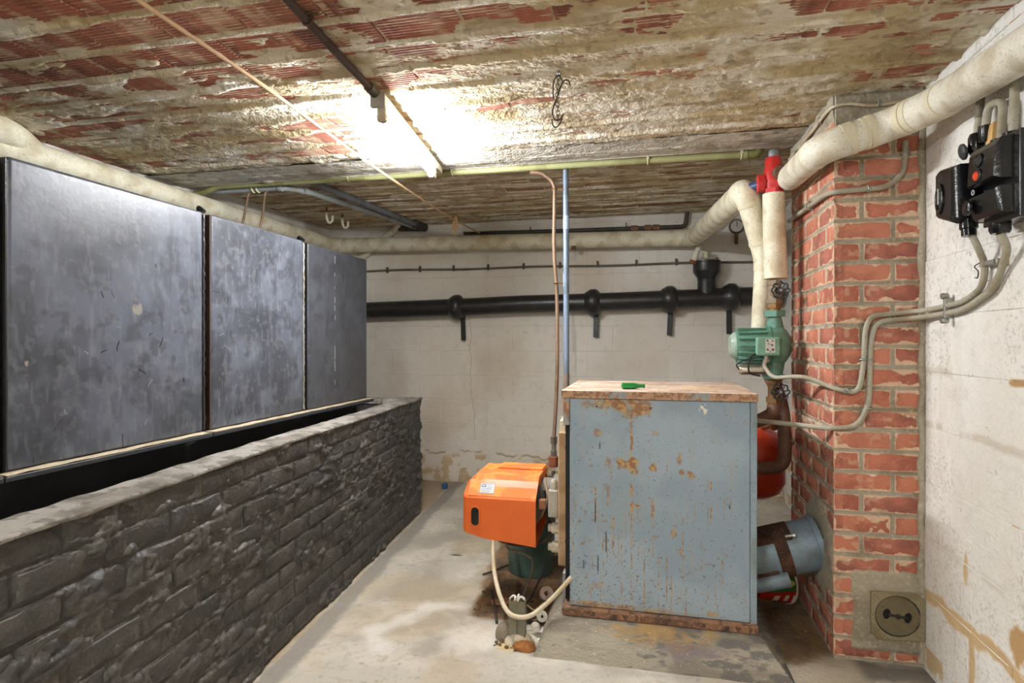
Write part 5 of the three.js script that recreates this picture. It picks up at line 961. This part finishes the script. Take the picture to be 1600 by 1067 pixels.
// ---- hooks hanging from the ceiling
{
  const t = thing('hook_chain', 'rusty wire hooks tangled on a short chain hanging from the middle of the ceiling', 'hooks', [-0.293, 1.86, -1.93]);
  const m = mat(0x4c4038, 0.55, { metalness: 0.3, map: grimeMap }), c = [-0.290, -1.93];
  part('eye', torus([c[0] + 0.004, 2.037, c[1]], 0.009, 0.003, [1, 0, 0.3]), steel, t);
  for (let k = 0; k < 10; k++) { const g = new THREE.TorusGeometry(0.0065, 0.0017, 6, 16).scale(1, 1.6, 1); if (k % 2) g.rotateY(Math.PI / 2); else g.rotateY(0.4); g.translate(c[0] + 0.001 * Math.sin(k), 2.022 - k * 0.0145, c[1] + 0.004); part('chain_link', g, mat(0x8b8478, 0.4, { metalness: 0.6, map: grimeMap }), t); }
  const P = (a) => a.map(([x, y]) => [c[0] + x, y, c[1] + 0.008]);
  part('wire_hook', sweep(curve(P([[0.006, 2.03], [-0.010, 2.015], [-0.014, 1.985], [-0.013, 1.95]]), 30), 0.0024, 8), m, t);
  part('wire_hook', sweep(curve(P([[0.042, 1.990], [0.037, 2.006], [0.026, 2.010], [0.016, 2.0], [0.006, 1.975], [-0.004, 1.95], [-0.013, 1.925], [-0.016, 1.90], [-0.006, 1.882], [0.010, 1.884], [0.02, 1.90]]), 60), 0.0027, 8), m, t);
  part('wire_hook', sweep(curve(P([[0.004, 2.03], [0.012, 2.018], [0.018, 2.005]]), 12), 0.0024, 8), m, t);
  part('wire_hook', sweep(curve(P([[-0.018, 1.885], [-0.016, 1.868], [-0.006, 1.858], [0.006, 1.866], [0.017, 1.885]]), 30), 0.0025, 8), m, t);
}
[['white plastic hook nearer the tank, screwed into the back ceiling bay', -2.243, -3.82], ['white plastic hook nearer the back wall, screwed into the back ceiling bay', -2.235, -4.03]].forEach(([label, x, z]) => {
  const t = thing('ceiling_hook', label, 'hook', [x, 2.0, z]);
  part('shank', rod([x, 2.13, z], [x, 2.05, z], 0.006, 10), ironDark, t);
  part('hook', sweep(curve([[x, 2.075, z], [x + 0.002, 2.03, z], [x + 0.018, 2.0, z - 0.004], [x + 0.038, 2.01, z - 0.008], [x + 0.042, 2.05, z - 0.009]], 24), 0.0095, 10), cream, t);
});

// ---- switchgear on the right wall
{
  const t = thing('isolator_switch', 'smaller black switch box with an oval window, left one on the right wall', 'switch', [0.88, 1.49, -1.945]);
  const outline = (x, s) => [[x, 1.655 - s, -2.0 + s], [x, 1.662 - s, -1.975], [x, 1.652 - s, -1.886 - s], [x, 1.50 + s, -1.886 - s], [x, 1.488 + s, -1.905], [x, 1.515 + s, -1.985], [x, 1.535 + s, -2.0 + s]];
  const cover = part('cover', loft([outline(0.93, -0.002), outline(0.85, 0.0), outline(0.838, 0.005), outline(0.832, 0.012)], true, 0.5), bakelite, t);
  const oval = (s) => { const q = new THREE.Shape(); q.absellipse(0, 0, 0.016 * s, 0.032 * s, 0, Math.PI * 2, false); return q; };
  const toWall = (g, x, y, z) => uvBox(g.rotateY(-Math.PI / 2)).translate(x, y, z);
  const ringS = oval(1.35); ringS.holes.push(oval(1.0));
  part('window_rim', toWall(new THREE.ExtrudeGeometry(ringS, { depth: 0.003, bevelEnabled: true, bevelSize: 0.001, bevelThickness: 0.001, bevelSegments: 2, curveSegments: 20 }), 0.8315, 1.572, -1.962), bakelite, cover);
  part('window', toWall(new THREE.ExtrudeGeometry(oval(1.0), { depth: 0.001, bevelEnabled: false, curveSegments: 20 }), 0.8318, 1.572, -1.962), mat(0x1d2226, 0.08), cover, 'dark oval window');
  part('dial_pin', join([box(0.826, 0.831, 1.555, 1.595, -1.966, -1.960, 0.001), disc(0.005, [0.830, 1.598, -1.963], [0.826, 1.598, -1.963])]), steel, cover);
  part('emblem_ring', torus([0.832, 1.634, -1.962], 0.009, 0.001, [1, 0, 0]), bakeliteGrey, cover);
  part('latch', box(0.838, 0.868, 1.556, 1.59, -2.008, -1.998, 0.002), steel, t);
  part('gland', join([lathe([[0, 0], [0.018, 0], [0.018, 0.35], [0.022, 0.4], [0.022, 1], [0, 1]], [0.88, 1.452, -1.905], [0.88, 1.505, -1.908], 20)]), bakelite, t);
}
{
  const t = thing('motor_starter', 'larger black starter box with a red button on the right wall', 'switch', [0.88, 1.46, -1.76]);
  const blk = (x, y0, y1, z0, z1, s, slope = 0) => [[x + slope, y1 - s, z0 + s], [x + slope, y1 - s, z1 - s], [x, y0 + s, z1 - s], [x, y0 + s, z0 + s]];
  part('back_box', join([new RoundedBoxGeometry(0.055, 0.205, 0.17, 3, 0.008).translate(0.919, 1.567, -1.755)].map(uvBox)), bakelite, t);
  part('flange_rib', box(0.878, 0.892, 1.46, 1.675, -1.83, -1.668, 0.003), bakelite, t);
  part('side_cover', box(0.896, 0.936, 1.49, 1.655, -1.672, -1.662, 0.003), bakeliteGrey, t, 'matt grey side cover');
  const up = part('upper_cover', loft([[[0.885, 1.668, -1.836], [0.885, 1.668, -1.69], [0.885, 1.562, -1.69], [0.885, 1.562, -1.836]], [[0.852, 1.664, -1.832], [0.852, 1.664, -1.694], [0.85, 1.563, -1.694], [0.85, 1.563, -1.832]], [[0.843, 1.648, -1.824], [0.843, 1.648, -1.702], [0.838, 1.57, -1.702], [0.838, 1.57, -1.824]]], true, 0.4), bakelite, t);
  part('lower_cover', loft([[[0.885, 1.545, -1.828], [0.885, 1.545, -1.69], [0.885, 1.475, -1.69], [0.885, 1.475, -1.828]], [[0.85, 1.543, -1.826], [0.85, 1.543, -1.694], [0.856, 1.478, -1.694], [0.856, 1.478, -1.826]], [[0.84, 1.537, -1.82], [0.84, 1.537, -1.70], [0.848, 1.486, -1.70], [0.848, 1.486, -1.82]]], true, 0.4), bakelite, t);
  part('button_well', torus([0.838, 1.588, -1.775], 0.015, 0.004, [1, 0, 0]), bakelite, up);
  part('stop_button', disc(0.0115, [0.842, 1.588, -1.775], [0.831, 1.588, -1.775], 0.3), mat(0xd8421f, 0.35), up, 'orange red button');
  part('start_button', disc(0.013, [0.846, 1.628, -1.775], [0.838, 1.628, -1.775], 0.3), ironBlack, up);
  part('button_well', torus([0.84, 1.628, -1.775], 0.015, 0.004, [1, 0, 0]), bakelite, up);
  part('mark', torus([0.846, 1.553, -1.812], 0.006, 0.0013, [1, 0, 0]), mat(0xc9c9c4, 0.5), t, 'white ring mark');
  part('knob', disc(0.02, [0.838, 1.512, -1.813], [0.828, 1.512, -1.813], 0.2), bakelite, t);
  part('gland', lathe([[0, 0], [0.020, 0], [0.024, 0.2], [0.024, 0.6], [0.018, 0.65], [0.018, 1], [0, 1]], [0.895, 1.437, -1.785], [0.895, 1.482, -1.785], 20), bakelite, t);
  for (const z of [-1.818, -1.762]) part('gland', lathe([[0, 0], [0.018, 0], [0.018, 0.4], [0.022, 0.5], [0.022, 1], [0, 1]], [0.912, 1.655, z], [0.912, 1.692, z], 20), bakelite, t);
  part('lug', join([box(0.935, 0.946, 1.655, 1.672, -1.665, -1.63, 0.002), disc(0.008, [0.938, 1.663, -1.645], [0.93, 1.663, -1.645])]), rust, t);
}
{
  const t = thing('junction_socket', 'small round black connector above the two switch boxes', 'socket', [0.9, 1.68, -1.91]);
  part('body', join([lathe([[0, 0], [0.016, 0], [0.02, 0.25], [0.02, 0.8], [0.016, 1], [0, 1]], [0.905, 1.685, -1.92], [0.905, 1.742, -1.92], 20), lathe([[0, 0], [0.013, 0], [0.017, 0.4], [0.017, 1], [0, 1]], [0.908, 1.705, -1.882], [0.908, 1.75, -1.880], 20)]), bakelite, t);
  part('lid', disc(0.023, [0.884, 1.698, -1.93], [0.870, 1.695, -1.932], 0.3), bakeliteGrey, t, 'grey flip lid');
  part('neck', rod([0.905, 1.66, -1.91], [0.905, 1.69, -1.907], 0.012), bakelite, t);
}
{
  const t = thing('wooden_wedge', 'pale wooden wedge stuck between the switch boxes and the wall', 'wedge', [0.935, 1.69, -1.87]);
  part('wedge', extrude([[0, 0], [0.03, 0.075], [0.046, 0.078], [0.034, 0]], 0.012, 0.002).rotateY(-Math.PI / 2).translate(0.918, 1.668, -1.888), mat(0xd7ae72, 0.7, { map: grimeMap }), t);
}
{
  const t = thing('switch_conduits', 'bent grey conduits joining the tops of the black switch boxes under the white pipe', 'conduit', [0.92, 1.70, -1.85]);
  part('conduit', sweep(fillet([[0.908, 1.75, -1.880], [0.915, 1.80, -1.862], [0.918, 1.80, -1.80], [0.912, 1.69, -1.818]].map(([x, y, z], i) => [x, [1.75, 1.808, 1.795, 1.685][i], [-1.880, -1.882, -1.815, -1.818][i]]), 0.03), 0.0105, 12), cableGrey, t);
  part('conduit', sweep(fillet([[0.912, 1.685, -1.762], [0.918, 1.86, -1.765], [0.925, 1.88, -1.80], [0.93, 1.90, -1.95]], [0.05, 0.05]), 0.0105, 12), cableGrey, t);
  part('conduit', rod([0.905, 1.735, -1.92], [0.91, 1.79, -1.918], 0.009), cableGrey, t);
  part('conduit_end', rod([0.91, 1.785, -1.918], [0.915, 1.90, -1.912], 0.010), cableDark, t, 'dark upper end');
}
// ---- cables from the switches down to the chimney, pump and boiler
const clipAt = (t, x, y, z, ax, wide = 0.03) => part('cable_clip', join([torus([x, y, z], 0.0115, 0.003, ax), box(x - wide / 2, x + wide / 2, y - 0.004, y + 0.004, z - 0.012, z + 0.004, 0.001)]), steel, t);
const wallX = 0.935, chF = -2.338;
{
  const t = thing('pump_cable', 'grey cable looping from the left switch box over the chimney bricks to the green pump', 'cable', [0.8, 1.0, -2.3]);
  part('cable', sweep(fillet([[0.885, 1.46, -1.906], [0.90, 1.425, -1.905], [wallX, 1.372, -1.935], [wallX - 0.003, 1.31, -1.944], [wallX, 1.275, -2.05], [wallX - 0.004, 1.262, -2.27], [0.90, 1.258, chF], [0.775, 1.246, chF], [0.758, 1.20, chF], [0.752, 1.06, chF], [0.735, 0.965, chF], [0.655, 0.985, chF - 0.01], [0.60, 1.02, -2.50], [0.51, 1.00, -2.66], [0.485, 1.05, RZ + 0.09], [0.495, 1.075, RZ + 0.09]], [0.02, 0.03, 0.06, 0.07, 0.03, 0.05, 0.06, 0.04, 0.06, 0.06, 0.03, 0.1, 0.08, 0.05, 0.02], 8), 0.0088, 12), cableGrey, t);
  for (const [x, y, ax] of [[0.752, 1.09, [0, 1, 0]], [0.70, 0.975, [1, 0.4, 0]]]) clipAt(t, x, y, chF, ax);
}
{
  const t = thing('boiler_cable', 'lower grey cable running from the right switch box across the chimney to the boiler', 'cable', [0.8, 0.9, -2.3]);
  part('cable', sweep(fillet([[0.895, 1.44, -1.785], [0.92, 1.40, -1.80], [wallX, 1.345, -1.86], [wallX, 1.30, -1.90], [wallX, 1.25, -2.05], [wallX - 0.002, 1.240, -2.28], [0.90, 1.236, chF], [0.79, 1.226, chF], [0.774, 1.15, chF], [0.770, 0.93, chF], [0.735, 0.848, chF], [0.65, 0.838, chF - 0.01], [0.52, 0.826, -2.55], [0.38, 0.83, -2.62]], [0.02, 0.04, 0.04, 0.07, 0.05, 0.04, 0.05, 0.04, 0.08, 0.08, 0.05, 0.08, 0.1], 8), 0.0095, 12), cableGrey, t);
  for (const [x, y, z, ax] of [[0.772, 1.09, chF, [0, 1, 0]], [0.768, 0.915, chF, [0, 1, 0]]]) clipAt(t, x, y, z, ax);
  part('saddle', join([box(wallX - 0.012, XR, 1.368, 1.382, -1.945, -1.855, 0.002), disc(0.006, [wallX - 0.012, 1.375, -1.87], [wallX - 0.016, 1.375, -1.87])]), steel, t);
  part('saddle', join([box(wallX - 0.012, XR, 1.228, 1.295, -2.155, -2.143, 0.002), disc(0.010, [wallX, 1.30, -2.149], [wallX - 0.02, 1.30, -2.149]), disc(0.010, [wallX, 1.222, -2.149], [wallX - 0.02, 1.222, -2.149])]), steel, t);
  part('hook', sweep(curve([[wallX - 0.012, 1.38, -1.94], [wallX - 0.013, 1.372, -1.965], [wallX - 0.013, 1.355, -1.945], [wallX - 0.013, 1.338, -1.95], [wallX - 0.013, 1.340, -1.962]], 24), 0.0018, 6), ironBlack, t);
}
{
  const t = thing('chimney_conduit', 'grey conduit clipped across the middle chimney bricks below the white pipe', 'conduit', [0.75, 1.7, -2.4]);
  part('conduit', sweep(fillet([[0.885, 1.86, chF], [0.88, 1.75, chF], [0.83, 1.702, chF], [0.652, 1.694, chF], [0.642, 1.70, -2.40], [0.642, 1.713, -2.97]], [0.05, 0.06, 0.05, 0.01, 0.03]), 0.0095, 12), cableGrey, t);
  for (const [x, y, ax] of [[0.765, 1.70, [1, 0, 0]], [0.884, 1.82, [0, 1, 0]]]) clipAt(t, x, y, chF, ax);
  part('cable_clip', join([torus([0.642, 1.708, -2.62], 0.0125, 0.003, [0, 0, 1]), box(0.636, 0.662, 1.69, 1.726, -2.625, -2.615, 0.001)]), steel, t);
}
{
  const t = thing('chimney_cable', 'pale cable nailed round the cement collar at the top of the chimney', 'cable', [0.75, 2.0, -2.4]);
  part('cable', sweep(curve([[0.948, 2.008, chF], [0.87, 2.0, chF], [0.775, 1.996, chF], [0.70, 2.008, chF], [0.655, 2.003, chF - 0.004], [0.644, 2.0, -2.38], [0.642, 1.995, -2.55], [0.642, 2.0, -2.97]], 60), 0.006, 10), cableWhite, t);
  for (const [a, b] of [[0.80, chF], [0.642, -2.47]]) part('cable_clip', box(a - 0.006, a + 0.006, 1.988, 2.012, b - 0.01, b + 0.008, 0.002), steel, t);
}
// ---- burner cables and the things on the floor
{
  const t = thing('burner_cable', 'thick pale cable looping from the orange burner to the boiler foot over the steel post', 'cable', [-0.5, 0.12, -2.25]);
  part('cable', sweep(curve([[-0.647, 0.36, -2.47], [-0.640, 0.30, -2.42], [-0.615, 0.22, -2.34], [-0.565, 0.148, -2.25], [-0.50, 0.122, -2.165], [-0.44, 0.122, -2.165], [-0.38, 0.155, -2.20], [-0.32, 0.21, -2.24], [-0.285, 0.250, -2.253]], 60), 0.0088, 12), cableWhite, t);
}
{
  const t = thing('black_cable', 'thin black cable drooping from the burner in front of the bucket onto the soot', 'cable', [-0.56, 0.01, -2.5]);
  part('cable', sweep(curve([[-0.60, 0.33, -2.46], [-0.59, 0.26, -2.48], [-0.535, 0.235, -2.50], [-0.49, 0.215, -2.50], [-0.485, 0.16, -2.50], [-0.515, 0.08, -2.49], [-0.53, 0.012, -2.44], [-0.49, 0.014, -2.36], [-0.445, 0.016, -2.40]], 60), 0.0055, 10), mat(0x5b4f43, 0.7), t);
}
{
  const t = thing('cable_tangle', 'tangle of loose dark wires on the sooty floor beside the boiler door', 'wires', [-0.45, 0, -2.5]);
  part('wire', sweep(curve([[-0.36, 0.20, -2.60], [-0.43, 0.17, -2.62], [-0.47, 0.09, -2.58], [-0.50, 0.03, -2.52], [-0.53, 0.008, -2.46], [-0.49, 0.008, -2.38], [-0.44, 0.008, -2.36], [-0.42, 0.012, -2.42]], 50), 0.0045, 8), cableBlack, t);
  part('wire', sweep(curve([[-0.52, 0.008, -2.52], [-0.46, 0.02, -2.44], [-0.43, 0.05, -2.42], [-0.42, 0.045, -2.46], [-0.44, 0.02, -2.52], [-0.47, 0.008, -2.46]], 50), 0.004, 8), mat(0xbfa97e, 0.7), t);
  part('wire', sweep(curve([[-0.50, 0.008, -2.48], [-0.47, 0.03, -2.36], [-0.435, 0.025, -2.32], [-0.425, 0.012, -2.36], [-0.44, 0.007, -2.41]], 40), 0.0035, 8), cableBlack, t);
  part('wire', sweep(curve([[-0.79, 0.006, -2.79], [-0.74, 0.008, -2.86], [-0.69, 0.008, -2.95]], 12), 0.004, 8), cableBlack, t);
}
{
  const t = thing('steel_post', 'short galvanised angle post standing by the burner with a white rag end on top', 'post', [-0.487, 0, -2.195]);
  part('angle', join([box(-0.517, -0.485, 0, 0.158, -2.205, -2.200, 0.001), box(-0.489, -0.457, 0, 0.158, -2.205, -2.200, 0.001).rotateY(0), box(-0.489, -0.485, 0, 0.158, -2.232, -2.200, 0.001), box(-0.519, -0.515, 0, 0.158, -2.225, -2.200, 0.001), box(-0.459, -0.455, 0, 0.158, -2.225, -2.200, 0.001)]), mat(0x8b8a7c, 0.5, { metalness: 0.4, map: grimeMap }), t);
  const R = rng(1101); for (let k = 0; k < 6; k++) { const a = k * 1.05 + R(); part('rag', sweep(curve([[-0.487, 0.160, -2.208], [-0.487 + 0.016 * Math.cos(a), 0.172 + 0.006 * R(), -2.208 + 0.012 * Math.sin(a)], [-0.487 + 0.032 * Math.cos(a), 0.166, -2.208 + 0.02 * Math.sin(a)]], 8), (s) => 0.006 * (1 - 0.6 * s), 7), mat(0xd8d4c8, 0.8), t); }
  part('mortar_heap', (() => { const g = new THREE.IcosahedronGeometry(0.05, 4); const p = g.attributes.position; for (let i = 0; i < p.count; i++) { const k = 0.75 + 0.6 * fbm(p.getX(i) * 40 + 9, p.getY(i) * 40 + p.getZ(i) * 30, 4, 1102); p.setXYZ(i, p.getX(i) * k * 1.1, Math.max(-0.003, p.getY(i) * k * 0.7), p.getZ(i) * k * 0.8); } g.computeVertexNormals(); g.translate(-0.487, 0.0, -2.215); return uvBox(g); })(), mat(0xcfc5b0, 0.95, { map: grimeMap, bumpMap: reliefMap, bumpScale: 0.006 }), t);
}
const lump = (r, sx, sy, sz, seed, d = 3) => { const g = new THREE.IcosahedronGeometry(r, d), p = g.attributes.position; for (let i = 0; i < p.count; i++) { const k = 0.8 + 0.45 * fbm(p.getX(i) / r * 1.6 + 5, (p.getY(i) + p.getZ(i) * 1.3) / r * 1.6, 4, seed); p.setXYZ(i, p.getX(i) * k * sx, Math.max(-r * sy * 0.35, p.getY(i) * k * sy), p.getZ(i) * k * sz); } g.computeVertexNormals(); return g; };
solo('brick_fragment', uvBox(lump(0.034, 1.3, 0.7, 0.75, 1111, 1).translate(-0.452, 0.006, -2.165)), mat(0xa8713f, 0.9, { map: grimeMap, bumpMap: reliefMap, bumpScale: 0.004 }), 'small orange brown brick fragment in front of the steel post', 'brick');
solo('mortar_lump', uvBox(lump(0.036, 0.9, 1.3, 0.7, 1112).translate(-0.545, 0.015, -2.225)), mat(0x8b8172, 0.95, { map: grimeMap, bumpMap: reliefMap, bumpScale: 0.006 }), 'crumbly grey mortar lump left of the steel post', 'rubble');
solo('plastic_plug', join([lathe([[0, 0], [0.018, 0], [0.018, 0.5], [0.012, 0.55], [0.012, 1], [0, 1]], [-0.435, 0.022, -2.30], [-0.424, 0.030, -2.265], 18), rod([-0.443, 0.006, -2.31], [-0.49, 0.004, -2.30], 0.003, 6)]), mat(0xd9d5cb, 0.5, { map: grimeMap }), 'small white plastic plug nearest the edge of the plinth', 'plug');
solo('plastic_fitting', join([lathe([[0.006, 0], [0.018, 0], [0.018, 0.7], [0.022, 0.75], [0.022, 1], [0.006, 1]], [-0.432, 0.024, -2.40], [-0.418, 0.036, -2.36], 18)]), mat(0xcfcac0, 0.5, { map: grimeMap }), 'white plastic pipe fitting lying behind the white plug', 'fitting');
solo('plastic_disc', lathe([[0.008, 0], [0.030, 0], [0.032, 0.5], [0.030, 1], [0.012, 1], [0.008, 0.6]], [-0.44, 0.032, -2.58], [-0.432, 0.045, -2.56], 22), mat(0xbfa89c, 0.5, { map: grimeMap }), 'grubby pinkish plastic disc in the soot by the bucket', 'disc');
solo('bottle_cap', lathe([[0, 0], [0.022, 0], [0.024, 0.1], [0.023, 0.9], [0.019, 1], [0, 1]], [-1.545, 0.0, -4.37], [-1.545, 0.042, -4.365], 20), mat(0x2f5f92, 0.45, { map: grimeMap }), 'blue plastic cap lying alone on the floor near the back wall', 'cap');
{ // loose rubble and soot crumbs
  const R = rng(1201), gs = [1, 2, 3].map((k) => plain(lump(0.010, 1, 0.7, 1, 1210 + k, 1))), all = [];
  for (let k = 0; k < 190; k++) {
    const where = k < 120 ? [-0.74 + R() * 0.32, -2.38 - R() * 0.9] : k < 160 ? [-0.57 + R() * 0.13, -2.14 - R() * 0.16] : [0.50 + R() * 0.12, -2.4 - R() * 0.6], g = gs[Math.floor(R() * 3)].clone(), s = 0.25 + R() * R() * 1.1;
    if (Math.hypot(where[0] + 0.575, where[1] + 2.92) < 0.13) continue;
    g.scale(s, s, s); g.rotateY(R() * 6); g.translate(where[0], 0.001, where[1]); all.push(g);
  }
  const m = solo('crumbs', uvBox(mergeGeometries(all)), mat(0x6b5238, 0.95, { map: grimeMap }), 'loose crumbs of soot and mortar scattered round the boiler foot', 'debris'); m.userData.kind = 'stuff';
}
solo('wood_scrap', (() => { const g = box(-0.055, 0.055, 0, 0.012, -0.022, 0.022, 0.003); g.rotateY(0.5); g.translate(-0.62, 0.002, -2.52); return g; })(), mat(0x9a7354, 0.85, { map: grimeMap }), 'flat reddish scrap of wood lying in the soot before the bucket', 'wood');
solo('twig', sweep(curve([[-0.70, 0.006, -2.62], [-0.64, 0.010, -2.45], [-0.60, 0.006, -2.33]], 12), 0.006, 7), mat(0x3b322a, 0.9), 'dark stick lying across the edge of the soot', 'stick');
solo('leaf', (() => { const g = sheet(8, 4, (s, t) => [(-0.5 + s) * 0.07, 0.004 + 0.006 * Math.sin(s * 3) * t, (t - 0.5) * 0.022 * Math.sin(Math.PI * clamp(s, 0.05, 0.95)), s * 0.1, t * 0.04], true); g.rotateY(0.2); g.translate(-1.005, 0.001, -3.03); return g; })(), mat(0x857c66, 0.9), 'dry curled leaf alone on the concrete left of the burner', 'leaf');
// ---- green bottle on the boiler
{
  const t = thing('glass_bottle', 'small green glass bottle lying on the rusty boiler top', 'bottle', [-0.055, 0.967, -2.36]);
  const A = [-0.1, 0.9795, -2.352], B = [-0.012, 0.979, -2.375];
  part('bottle', lathe([[0, 0.04], [0.008, 0], [0.0125, 0.03], [0.0125, 0.52], [0.011, 0.6], [0.0075, 0.72], [0.0065, 0.93], [0.0082, 0.94], [0.0082, 1], [0.005, 1], [0.005, 0.72], [0.0095, 0.58], [0.0105, 0.5], [0.0105, 0.08], [0, 0.07]], A, B, 26), greenGlass, t);
}

renderer.render(scene, camera);
